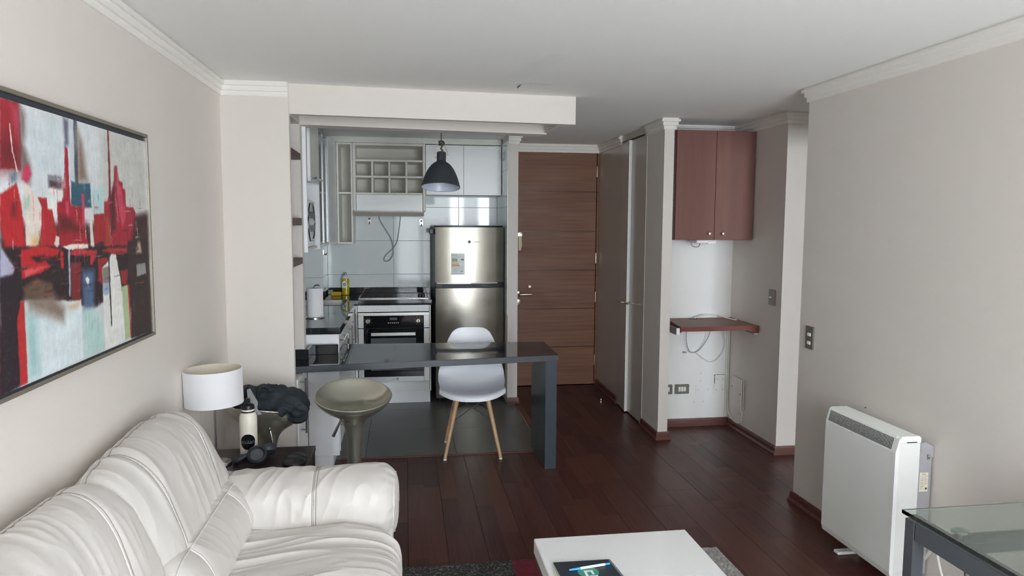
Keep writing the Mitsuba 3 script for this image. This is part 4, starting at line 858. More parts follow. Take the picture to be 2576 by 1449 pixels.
pc = put(None, 'pouch', heap([((-.500, 3.255, .508), (.048, .070, .022)), ((-.500, 3.215, .508), (.050, .05, .020))], flat, 21, .003), 'mat_black', smooth=True)
tag(pc, 'small black pouch lying at the right end of the side table', 'pouch')

# ================================================================ COFFEE TABLE, RUG
ct = thing('coffee_table', 'low glossy white coffee table on the patchwork rug', 'coffee table')
put(ct, 'top', bx(0.467, 1.062, 1.50, 2.541, .343, .400, .003), 'mat_table_white')
for x in (0.56, 0.93):
    put(ct, 'leg', bx(x, x + .04, 1.62, 2.40, .0155, .3428, .002), 'mat_table_white')
nb = thing('notebook', 'black notebook with a green round emblem on the coffee table', 'notebook')
NBp = [(0.497, 2.323), (0.688, 2.320), (0.715, 2.05), (0.512, 2.05)]
put(nb, 'pages', prism(Polygon(NBp).buffer(-.003), .4008, .4085), 'mat_label_white')
put(nb, 'cover', prism(Polygon(NBp).buffer(.0015), .4087, .4105), 'mat_notebook')
put(nb, 'spine', prism([(0.6895, 2.3215), (0.697, 2.3205), (0.724, 2.05), (0.7165, 2.05)], .4008, .411), 'mat_alu', label='grey spiral edge')
put(nb, 'band', prism([(0.488, 2.290), (0.4905, 2.290), (0.500, 2.05), (0.4975, 2.05)], .4008, .4075), 'mat_cream_plastic')
em = put(nb, 'emblem', lathe([(0, .4106), (.036, .4106), (.036, .4110), (0, .4110)], 48, (0.599, 2.240, 0)), 'mat_green_logo', label='round green emblem')
put(nb, 'emblem_mark', cat(bx(.585, .594, 2.215, 2.250, .4111, .4114, .0001), bx(.594, .616, 2.242, 2.250, .4111, .4114, .0001), bx(.608, .616, 2.222, 2.242, .4111, .4114, .0001), bx(.575, .625, 2.208, 2.215, .4111, .4114, .0001)), 'mat_pen_white')
pn = thing('pen', 'blue and white pen lying on the black notebook', 'pen')
pa, pb = np.array((0.536, 2.2535, .4155)), np.array((0.684, 2.2800, .4155))
L = lambda a: pa + (pb - pa) * a
put(pn, 'barrel', tube([L(.27), L(.88)], .0044, 14), 'mat_pen_white', smooth=40)
put(pn, 'tip', tube([L(0), L(.03), L(.27)], [.0022, .0034, .0046], 14), 'mat_pen_blue', smooth=40)
put(pn, 'button', tube([L(.88), L(1)], .0040, 14), 'mat_pen_blue', smooth=40)
rug = thing('rug', 'shaggy patchwork rug in grey, dark red and brown under the coffee table', 'rug')
nx, ny = 150, 150
gx, gy = np.meshgrid(np.linspace(-0.09, 1.494, nx), np.linspace(1.0, 3.180, ny), indexing='ij')
hz = .006 + .006 * meshkit.noise(np.stack([gx * 90, gy * 90, gx * 0], -1), 4) + .003 * meshkit.noise(np.stack([gx * 30, gy * 30, gx * 0], -1), 5)
ed = np.minimum.reduce([gx + .09, 1.494 - gx, gy - 1.0, 3.18 - gy]); hz = np.where(ed < 1e-6, .0012, hz)
put(rug, 'pile', grid(np.stack([gx + .002 * np.sin(gy * 200), gy + .003 * (meshkit.noise(np.stack([gx * 40, gy * 2, gx * 0], -1), 8) - .5), hz], -1)), 'mat_rug', smooth=False)
# ================================================================ DESK NICHE
nc = thing('niche_cabinet', 'reddish brown two-door wall cabinet in the desk niche', 'cabinet')
put(nc, 'carcass', bx(1.893, 2.496, 4.912, 5.218, 1.460, 2.236, .001), 'mat_cherry_dark')
for i, (a, b) in enumerate(((1.9055, 2.2005), (2.2035, 2.4955))):
    d = put(nc, 'door', bx(a, b, 4.891, 4.910, 1.461, 2.236, .0012), 'mat_cherry')
    xk = 2.158 if i == 0 else 2.261
    put(d, 'knob', xlathe([(0, 0), (.006, 0), (.006, .012), (.011, .018), (.0115, .024), (.009, .028), (0, .029)], 24, (xk, 4.891, 1.506)), 'mat_nickel', smooth=35)
rt = thing('router', 'small white box with a cable fixed under the niche cabinet', 'router')
put(rt, 'body', cat(bx(2.105, 2.255, 4.97, 5.10, 1.434, 1.4595, .004), bx(2.19, 2.245, 4.965, 5.0, 1.429, 1.45, .003)), 'mat_white_plastic')
put(rt, 'cable', tube([(2.112, 5.0, 1.452), (2.082, 4.99, 1.452), (2.072, 4.99, 1.430), (2.088, 4.99, 1.411), (2.12, 4.99, 1.407), (2.15, 5.02, 1.420), (2.16, 5.05, 1.436)], .0035, 8, smooth=6), 'mat_cable_grey', smooth=True)
dk = thing('wall_desk', 'reddish brown wall-mounted desk board in the niche', 'desk')
put(dk, 'board', prism(Polygon([(1.972, 5.215), (1.915, 4.757), (2.502, 4.757), (2.502, 5.215)]), .818, .851), 'mat_cherry')
put(dk, 'edge_band', prism([(1.915, 4.755), (2.502, 4.755), (2.502, 4.757), (1.915, 4.757)], .818, .8508), 'mat_cherry_edge', label='redder front edge band')
put(dk, 'front_apron', prism(Polygon([(2.415, .8178), (2.500, .8178), (2.500, .797), (2.470, .797)]), 4.756, 4.775, 'y'), 'mat_cherry_edge')
put(dk, 'bracket', cat(bx(1.890, 1.905, 4.775, 5.21, .792, .840, .001), bx(1.905, 1.935, 4.79, 5.21, .806, .8175, .001)), 'mat_cherry_dark')
put(dk, 'bracket_cap', bx(1.888, 1.912, 4.765, 4.776, .793, .841, .001), 'mat_white_plastic')
put(dk, 'bracket', bx(2.474, 2.503, 4.776, 5.21, .790, .8175, .001), 'mat_cherry_dark')
put(dk, 'bracket_cap', bx(2.476, 2.503, 4.768, 4.777, .786, .8165, .001), 'mat_white_plastic')
put(dk, 'grommet', lathe([(0, .8512), (.030, .8512), (.032, .853), (.030, .854), (.0, .854)], 32, (2.175, 5.165, 0)), 'mat_black', label='black cable hole cover')
cb = put(None, 'desk_cable', tube([(2.185, 5.165, .856), (2.215, 5.17, .866), (2.29, 5.20, .878), (2.37, 5.205, .874), (2.42, 5.13, .862), (2.445, 5.06, .8575), (2.458, 5.02, .8575)], .0048, 10, smooth=8), 'mat_cable', smooth=True)
tag(cb, 'white cable lying across the desk board in the niche', 'cable')
lc1 = put(None, 'hanging_cable', cat(tube([(2.123, 5.14, .818), (2.118, 5.15, .74), (2.132, 5.17, .66), (2.165, 5.19, .595), (2.205, 5.20, .583), (2.245, 5.20, .60), (2.285, 5.19, .655), (2.31, 5.17, .72), (2.325, 5.15, .818)], .0032, 8, smooth=8), bx(2.118, 2.142, 5.195, 5.207, .578, .592, .001)), 'mat_cable_grey', smooth=40)
tag(lc1, 'thin grey cable loop with a plug hanging under the desk at the left', 'cable')
lc2 = put(None, 'hanging_cable', tube([(2.165, 5.195, .59), (2.23, 5.205, .575), (2.29, 5.205, .53), (2.345, 5.205, .505), (2.40, 5.205, .525), (2.445, 5.20, .59), (2.455, 5.19, .66), (2.435, 5.17, .735), (2.40, 5.14, .818)], .0032, 8, smooth=8), 'mat_cable', smooth=True)
tag(lc2, 'white cable loop hanging under the desk at the right', 'cable')
cdt = put(None, 'cable_duct', cat(bx(2.4755, 2.4875, 5.206, 5.2195, .062, .818, .002), tube([(2.492, 5.205, .815), (2.494, 5.205, .40), (2.496, 5.20, .14), (2.496, 5.13, .078), (2.496, 5.05, .062), (2.496, 4.985, .075), (2.497, 4.965, .12), (2.4985, 4.963, .172)], .0042, 8, smooth=8)), 'mat_cable', smooth=40)
tag(cdt, 'thin white cable duct and cable running down the niche corner', 'cable')
def plate_y(key, x0, x1, z0, z1, y, m, t=.007):
    return put(key, 'plate', prism(sbox(x0 + .004, z0 + .004, x1 - .004, z1 - .004).buffer(.004), y - t, y - .0004, 'y'), m)
for x0, x1, lab_ in ((2.063, 2.179, 'grey triple socket plate low on the niche back wall, fully in view'), (1.930, 2.043, 'grey socket plate low on the niche wall, half hidden by the wall end')):
    sk = thing('wall_socket', lab_, 'socket')
    plate_y(sk, x0, x1, .256, .331, 5.22, 'mat_plate_grey', .008)
    for i in range(3):
        xc = x0 + .038 + .0215 * i
        k = put(sk, 'insert', bx(xc - .0085, xc + .0085, 5.2095, 5.2125, .276, .312, .001), 'mat_socket_white')
        put(k, 'holes', cat(*[bx(xc - .002, xc + .002, 5.2088, 5.2096, z - .002, z + .002, .0003) for z in (.284, .294, .304)]), 'mat_hole')
for x0, x1, z0, z1, lab_ in ((2.236, 2.356, .246, .322, 'painted blank cover plate right of the triple socket'), (2.385, 2.474, .242, .318, 'painted blank cover plate in the niche corner'), (2.391, 2.474, .328, .398, 'painted junction box lid above the corner cover plate')):
    k = thing('cover_plate', lab_, 'cover plate')
    plate_y(k, x0, x1, z0, z1, 5.22, 'mat_niche_white', .005)
    zc = (z0 + z1) / 2
    if 'lid' in lab_: put(k, 'gap', cat(bx(x0 - .003, x1, 5.2165, 5.2199, z1 - .001, z1 + .002, .0002), bx(x0 - .003, x0 + .001, 5.2165, 5.2199, z0, z1, .0002)), 'mat_hole', label='dark gap along the lid')
    for x in (x0 + .018, x1 - .018): put(k, 'screw', xlathe([(0, 0), (.004, 0), (.003, .0012), (0, .0014)], 12, (x, 5.2152, zc)), 'mat_screw')
put(wnb, 'screw_hole', cat(*[xlathe([(0, 0), (.0035, 0), (.0035, .0006), (0, .0006)], 12, (x, 5.22, z)) for x, z in ((2.275, .412), (2.274, .352), (2.224, .185), (2.300, .188))]), 'mat_screw', label='small plugged screw holes')
fl = thing('fuse_panel', 'painted metal flap of a fuse box standing slightly open on the niche side wall', 'fuse box')
put(fl, 'flap', prism([(2.504, 5.150), (2.499, 5.150), (2.481, 4.950), (2.486, 4.949)], .172, .412), 'mat_wall')
put(fl, 'box', bx(2.499, 2.506, 4.96, 5.155, .18, .405, .001), 'mat_wall')
for c_ in ((2.4825, 4.968, .30), (2.4975, 5.135, .325)): put(fl, 'screw', xlathe([(0, 0), (.005, 0), (.004, .002), (0, .002)], 12, c_, 'x-'), 'mat_hole')
s1 = thing('light_switch', 'grey switch plate with one rocker beside the desk niche', 'light switch')
put(s1, 'plate', prism(sbox(4.549, 1.024, 4.622, 1.123).buffer(.004), 2.496, 2.5048, 'x'), 'mat_plate_grey')
put(s1, 'rocker', bx(2.4925, 2.4975, 4.578, 4.618, 1.066, 1.080, .001), 'mat_alu')
s2 = thing('light_switch', 'grey switch plate with two white rockers near the end of the right wall', 'light switch')
put(s2, 'plate', prism(sbox(3.540, .905, 3.602, 1.020).buffer(.004), 2.171, 2.1798, 'x'), 'mat_plate_grey')
for z in (.934, .980):
    put(s2, 'rocker', bx(2.167, 2.1725, 3.557, 3.585, z - .009, z + .009, .0015), 'mat_socket_white')
put(wrt, 'nail', tube([(2.181, 3.073, .703), (2.172, 3.073, .704)], .0022, 8), 'mat_hole')

# ================================================================ HEATER
ht = thing('heater', 'white storage heater with a slotted grille on the right wall', 'heater')
HY0, HY1 = 2.624, 3.124
HP = Polygon([(2.012, .092), (2.006, .118), (2.006, .632), (2.021, .690), (2.030, .701), (2.112, .701), (2.119, .694), (2.119, .086), (2.018, .086)])
def yx(poly, a, b):
    v, f = prism(poly, a, b, 'y'); return v, f
put(ht, 'casing', yx(HP.buffer(-.003).buffer(.003), HY0 + .0225, HY1), 'mat_heater', smooth=30)
put(ht, 'end_cover', cat(yx(Polygon([(2.010, .092), (2.010, .630), (2.0235, .686), (2.119, .686), (2.119, .092)]).intersection(sbox(2.0, 0, 2.2, .6725)), HY0 + .002, HY0 + .0215)), 'mat_white_edge', label='bright white end cover')
put(ht, 'end_cap', yx(Polygon([(2.0205, .674), (2.024, .688), (2.032, .702), (2.112, .702), (2.120, .694), (2.120, .674)]), HY0, HY0 + .0215), 'mat_heater')
put(ht, 'front_trim', yx(HP.buffer(.0012).intersection(sbox(2.0, 0, 2.022, .705)), HY0 - .0005, HY0 + .022), 'mat_white_plastic', smooth=30)
put(ht, 'lid_slot', bx(2.055, 2.102, HY0 - .0012, HY0 + .004, .6745, .6785, .0005), 'mat_hole')
sl = []
a0, a1 = np.array((2.0075, .640)), np.array((2.0205, .688))
n_ = np.array((-(a1 - a0)[1], (a1 - a0)[0])); n_ /= np.linalg.norm(n_)
for y in np.linspace(HY0 + .035, HY1 - .02, 56):
    A, B = a0 - n_ * -.0004, a1 - n_ * -.0004
    q = Polygon([A, B, B - n_ * .004, A - n_ * .004])
    sl.append(prism(q, y - .0022, y + .0022, 'y'))
put(ht, 'grille_slots', cat(*sl), 'mat_hole', kind='stuff', label='dark narrow slots of the air grille')
put(ht, 'rear_box', cat(bx(2.1195, 2.174, HY0 - .002, HY1 - .03, .10, .640, .002), yx(Polygon([(2.1195, .640), (2.1195, .672), (2.140, .676), (2.1775, .655), (2.1775, .610), (2.174, .610)]), HY0 - .004, HY1 - .03)), 'mat_heater_rear', label='grey rear box against the wall')
put(ht, 'sticker', bx(2.121, 2.160, HY0 - .0032, HY0 - .0018, .463, .545, .0003), 'mat_sticker_yellowish', label='printed rating sticker')
ln = [bx(2.124, 2.138 + .003 * (i % 3), HY0 - .0036, HY0 - .0031, .530 - .0085 * i, .5312 - .0085 * i, .0001) for i in range(7)] + [bx(2.143, 2.155 - .002 * (i % 2), HY0 - .0036, HY0 - .0031, .530 - .0085 * i, .5312 - .0085 * i, .0001) for i in range(5)] + [bx(2.148, 2.156, HY0 - .0036, HY0 - .0031, .472, .480, .0001), bx(2.132, 2.148, HY0 - .0036, HY0 - .0031, .538, .540, .0001)]
put(ht, 'sticker_print', cat(*ln), 'mat_logo_dark', kind='stuff')
put(ht, 'emblem', cat(bx(2.150, 2.152, HY0 - .0055, HY0 - .0035, .600, .622, .0003), bx(2.152, 2.163, HY0 - .0055, HY0 - .0035, .620, .622, .0003), bx(2.156, 2.163, HY0 - .0055, HY0 - .0035, .603, .612, .0003)), 'mat_plate_grey')
for y in (2.68, 3.04):
    put(ht, 'foot', cat(bx(2.035, 2.17, y - .020, y + .020, .0008, .016, .006), bx(2.135, 2.150, y - .012, y + .012, .012, .101, .002)), 'mat_heater')
hc = put(None, 'heater_cable', tube([(2.150, 2.60, .18), (2.120, 2.50, .30), (2.085, 2.46, .285), (2.10, 2.45, .20), (2.12, 2.42, .11), (2.14, 2.36, .02), (2.15, 2.20, .006), (2.15, 2.0, .006)], .0055, 10, smooth=8), 'mat_cable', smooth=True)
tag(hc, 'white power cable hanging between the heater and the glass table', 'cable')

# ================================================================ GLASS TABLE
gt = thing('glass_table', 'glass-topped table with a grey metal frame beside the heater', 'table')
put(gt, 'top', bx(1.478, 2.13, 0.85, 1.893, .7105, .7225, .001), 'mat_glass_solid', label='clear greenish glass top')
RX = 1.484
put(gt, 'leg', bx(RX, RX + .038, 1.845, 1.885, .0155, .700, .002), 'mat_table_metal')
put(gt, 'leg', bx(2.08, 2.12, 1.845, 1.885, .001, .64, .002), 'mat_table_metal')
put(gt, 'leg', bx(RX, RX + .038, 0.86, 0.90, .001, .700, .002), 'mat_table_metal')
put(gt, 'leg', bx(2.08, 2.12, 0.86, 0.90, .001, .64, .002), 'mat_table_metal')
put(gt, 'side_rail', bx(RX + .001, RX + .037, 0.902, 1.843, .645, .700, .002), 'mat_table_metal')
put(gt, 'cross_rail', bx(RX + .039, 2.12, 1.715, 1.765, .650, .690, .002), 'mat_table_metal')
put(gt, 'cross_rail', bx(RX + .039, 2.12, 0.98, 1.03, .650, .690, .002), 'mat_table_metal')
for x, y in ((1.545, 1.742), (2.06, 1.742), (1.545, 1.005), (2.06, 1.005)):
    put(gt, 'glass_pad', lathe([(0, .690), (.010, .690), (.010, .704), (.022, .705), (.022, .7102), (0, .7102)], 28, (x, y, 0)), 'mat_alu', smooth=35)
put(gt, 'support_post', lathe([(0, .001), (.016, .001), (.016, .650), (0, .650)], 24, (1.588, 1.742, 0)), 'mat_chrome', smooth=35)

# ================================================================ PAINTING
pg = thing('painting', 'large framed abstract city painting in red, white and black on the left wall', 'painting')
PY0, PY1, PZ0, PZ1 = 1.15, 2.782, 1.160, 1.888
def rail(y0, y1, z0, z1): return bx(-0.9595, -0.915, y0, y1, z0, z1, .0015)
put(pg, 'frame_rail', rail(PY0, PY1, PZ1 - .011, PZ1), 'mat_frame')
put(pg, 'frame_rail', rail(PY0, PY1, PZ0, PZ0 + .011), 'mat_frame')
put(pg, 'frame_rail', rail(PY0, PY0 + .011, PZ0 + .0112, PZ1 - .0112), 'mat_frame')
put(pg, 'frame_rail', rail(PY1 - .011, PY1, PZ0 + .0112, PZ1 - .0112), 'mat_frame')
put(pg, 'frame_edge', bx(-0.957, -0.9145, PY1 - .0128, PY1 - .0105, PZ0 + .012, PZ1 - .012, .0004), 'mat_frame_edge', label='bright inner edge of the frame')
put(pg, 'shadow_gap', cat(bx(-0.958, -0.9215, PY0 + .0112, PY1 - .0125, PZ0 + .0112, PZ1 - .0112, .0005)), 'mat_frame_dark')
PAINT=[
((205,211,213),4,[(1.835,1.867),(2.751,1.884),(2.762,1.486),(1.798,1.519)]),
((190,189,184),60,[(2.39,1.876),(2.751,1.884),(2.762,1.59),(2.361,1.623)]),
((66,38,42),18,[(1.803,1.569),(2.576,1.573),(2.63,1.597),(2.788,1.611),(2.768,1.439),(1.794,1.49)]),
((150,38,48),4,[(1.835,1.862),(1.917,1.863),(1.918,1.752),(1.909,1.702),(1.817,1.695)]),
((180,60,85),25,[(1.882,1.848),(1.915,1.848),(1.912,1.801),(1.895,1.783)]),
((110,34,42),40,[(1.824,1.764),(1.865,1.787),(1.914,1.741),(1.909,1.699),(1.816,1.693)]),
((108,98,95),25,[(1.919,1.86),(1.945,1.83),(1.927,1.764),(1.956,1.711),(1.946,1.671),(1.91,1.707)]),
((200,210,214),20,[(1.95,1.831),(2.134,1.848),(2.118,1.704),(1.982,1.693),(1.96,1.745)]),
((96,96,118),14,[(2.142,1.858),(2.172,1.858),(2.168,1.79),(2.143,1.775)]),
((188,198,204),10,[(2.174,1.857),(2.209,1.858),(2.203,1.636),(2.17,1.682)]),
((46,56,72),6,[(2.205,1.863),(2.225,1.863),(2.214,1.62),(2.192,1.632)]),
((126,106,94),30,[(2.223,1.841),(2.255,1.799),(2.277,1.691),(2.213,1.685)]),
((170,198,198),22,[(2.301,1.669),(2.393,1.68),(2.384,1.6),(2.309,1.599)]),
((48,84,100),5,[(2.171,1.689),(2.212,1.683),(2.294,1.689),(2.294,1.618),(2.227,1.613),(2.163,1.622)]),
((150,36,50),4,[(2.145,1.781),(2.16,1.776),(2.16,1.688),(2.16,1.628),(2.11,1.627),(2.118,1.686),(2.129,1.69)]),
((108,38,48),4,[(2.435,1.861),(2.447,1.862),(2.445,1.711),(2.431,1.541),(2.405,1.541),(2.43,1.696)]),
((148,36,50),4,[(2.477,1.755),(2.504,1.755),(2.515,1.708),(2.537,1.705),(2.539,1.685),(2.559,1.684),(2.562,1.627),(2.628,1.622),(2.644,1.605),(2.602,1.492),(2.372,1.499),(2.388,1.637),(2.414,1.64),(2.42,1.654),(2.443,1.657),(2.471,1.706)]),
((195,62,92),8,[(2.493,1.699),(2.53,1.69),(2.553,1.589),(2.524,1.551),(2.502,1.607)]),
((82,34,40),16,[(2.433,1.653),(2.47,1.698),(2.467,1.551),(2.429,1.537)]),
((128,126,133),5,[(2.039,1.698),(2.121,1.698),(2.113,1.661),(2.038,1.661)]),
((72,52,62),6,[(2.049,1.682),(2.116,1.682),(2.111,1.668),(2.048,1.667)]),
((216,219,216),5,[(2.038,1.661),(2.12,1.661),(2.118,1.639),(2.078,1.632),(2.079,1.58),(2.026,1.613),(2.029,1.636)]),
((162,38,44),4,[(1.982,1.638),(2.029,1.636),(2.029,1.61),(2.053,1.607),(2.075,1.546),(2.071,1.51),(1.98,1.513),(1.999,1.609)]),
((150,35,45),4,[(2.084,1.629),(2.158,1.634),(2.163,1.622),(2.234,1.617),(2.242,1.554),(2.267,1.503),(2.084,1.509),(2.079,1.586)]),
((200,70,105),8,[(2.133,1.63),(2.15,1.631),(2.144,1.59),(2.133,1.596)]),
((92,34,38),20,[(2.093,1.592),(2.159,1.583),(2.226,1.547),(2.088,1.549)]),
((150,38,45),4,[(2.309,1.598),(2.384,1.6),(2.374,1.517),(2.299,1.508)]),
((190,62,90),6,[(2.233,1.658),(2.25,1.657),(2.244,1.567),(2.229,1.567)]),
((150,60,40),8,[(2.396,1.595),(2.418,1.591),(2.42,1.498),(2.385,1.499)]),
((60,40,40),30,[(2.628,1.577),(2.763,1.598),(2.774,1.486),(2.597,1.492)]),
((168,38,44),5,[(1.836,1.649),(1.883,1.669),(1.895,1.64),(1.908,1.571),(1.91,1.515),(1.817,1.518),(1.803,1.571),(1.81,1.637)]),
((100,34,40),18,[(1.862,1.617),(1.88,1.626),(1.869,1.588),(1.856,1.588)]),
((88,108,122),14,[(1.859,1.685),(1.885,1.695),(1.883,1.673),(1.86,1.669)]),
((186,56,86),9,[(1.921,1.708),(1.946,1.716),(1.957,1.694),(1.933,1.67),(1.91,1.68)]),
((216,206,196),4,[(1.913,1.667),(1.94,1.662),(1.976,1.638),(1.99,1.606),(1.995,1.571),(1.984,1.542),(1.968,1.513),(1.913,1.515),(1.914,1.571),(1.912,1.627)]),
((150,180,165),16,[(1.918,1.636),(1.94,1.639),(1.935,1.614),(1.914,1.599)]),
((205,160,96),25,[(1.945,1.534),(1.976,1.533),(1.968,1.513),(1.937,1.514)]),
((222,200,195),1.5,[(1.868,1.806),(1.872,1.807),(1.877,1.748),(1.893,1.695),(1.888,1.695),(1.872,1.748)]),
((218,208,202),3,[(2.278,1.618),(2.292,1.618),(2.296,1.553),(2.301,1.502),(2.275,1.503),(2.277,1.553)]),
((44,32,35),8,[(1.797,1.513),(1.979,1.51),(2.751,1.49),(2.756,1.339),(2.546,1.358),(2.278,1.32),(2.106,1.354),(1.893,1.383),(1.784,1.39)]),
((52,40,40),6,[(2.564,1.512),(2.759,1.515),(2.77,1.172),(2.561,1.18),(2.552,1.366)]),
((42,32,38),8,[(1.792,1.471),(1.886,1.485),(1.852,1.181),(1.76,1.17)]),
((205,217,221),6,[(1.89,1.378),(2.197,1.353),(2.194,1.183),(1.887,1.179)]),
((158,190,190),28,[(1.89,1.355),(1.944,1.343),(1.944,1.186),(1.89,1.186)]),
((128,112,102),26,[(1.896,1.389),(2.032,1.386),(2.095,1.342),(2.087,1.305),(2.043,1.318),(1.961,1.343),(1.912,1.361)]),
((94,74,60),10,[(1.889,1.415),(1.954,1.432),(2.035,1.411),(2.031,1.38),(1.894,1.389)]),
((168,44,46),4,[(1.875,1.385),(1.889,1.384),(1.884,1.181),(1.85,1.181),(1.852,1.346)]),
((76,96,126),20,[(2.21,1.437),(2.295,1.433),(2.278,1.32),(2.209,1.322)]),
((168,198,194),22,[(2.204,1.316),(2.278,1.32),(2.33,1.272),(2.341,1.182),(2.202,1.183)]),
((216,216,211),4,[(2.348,1.436),(2.402,1.455),(2.422,1.476),(2.458,1.474),(2.472,1.436),(2.493,1.371),(2.506,1.184),(2.346,1.181),(2.347,1.312)]),
((128,122,118),5,[(2.35,1.435),(2.4,1.437),(2.401,1.382),(2.348,1.387)]),
((148,164,184),5,[(2.349,1.387),(2.404,1.382),(2.4,1.348),(2.347,1.351)]),
((58,48,50),2,[(2.397,1.477),(2.408,1.476),(2.405,1.246),(2.396,1.248)]),
((164,178,138),4,[(2.497,1.363),(2.545,1.366),(2.557,1.187),(2.506,1.184)]),
((165,40,46),2,[(2.546,1.366),(2.558,1.365),(2.563,1.184),(2.553,1.186)]),
((142,139,138),4,[(2.632,1.429),(2.72,1.429),(2.723,1.39),(2.632,1.387)]),
((172,150,140),9,[(2.651,1.502),(2.673,1.507),(2.691,1.468),(2.641,1.466)]),
((170,38,44),4,[(1.886,1.507),(1.98,1.515),(2.083,1.503),(2.067,1.479),(2.002,1.478),(2.027,1.457),(1.972,1.445),(1.883,1.439),(1.884,1.471)]),
((40,30,34),5,[(1.932,1.488),(2.068,1.485),(2.054,1.476),(1.958,1.473)]),
((205,80,85),5,[(1.896,1.461),(2.028,1.46),(1.973,1.453),(1.899,1.439)]),
((212,204,194),3,[(2.067,1.537),(2.086,1.534),(2.084,1.515),(2.071,1.508),(2.056,1.516)]),
((228,218,206),3,[(2.103,1.509),(2.151,1.513),(2.256,1.511),(2.259,1.498),(2.177,1.497),(2.122,1.501)]),
((170,44,54),4,[(2.131,1.492),(2.177,1.498),(2.321,1.49),(2.311,1.473),(2.281,1.449),(2.265,1.452),(2.272,1.475),(2.147,1.481)]),
((112,38,42),5,[(2.138,1.461),(2.209,1.46),(2.191,1.354),(2.137,1.358)]),
((150,172,196),3,[(2.134,1.501),(2.143,1.501),(2.134,1.37),(2.124,1.371)]),
((140,38,44),4,[(2.323,1.466),(2.396,1.464),(2.393,1.453),(2.348,1.436),(2.346,1.383),(2.32,1.396)]),
((134,38,44),4,[(2.489,1.418),(2.553,1.417),(2.544,1.368),(2.498,1.37)]),
((160,44,46),6,[(2.354,1.486),(2.406,1.494),(2.556,1.489),(2.549,1.472),(2.477,1.471)]),
((222,224,226),4,[(2.228,1.412),(2.246,1.416),(2.26,1.406),(2.248,1.385),(2.241,1.396)]),
((164,164,186),6,[(1.798,1.521),(1.824,1.496),(1.855,1.465),(1.844,1.452),(1.79,1.449)]),
((200,172,140),12,[(2.112,1.347),(2.189,1.349),(2.173,1.333),(2.124,1.332)]),
((180,40,44),4,[(2.085,1.496),(2.102,1.496),(2.1,1.449),(2.087,1.45)]),
]

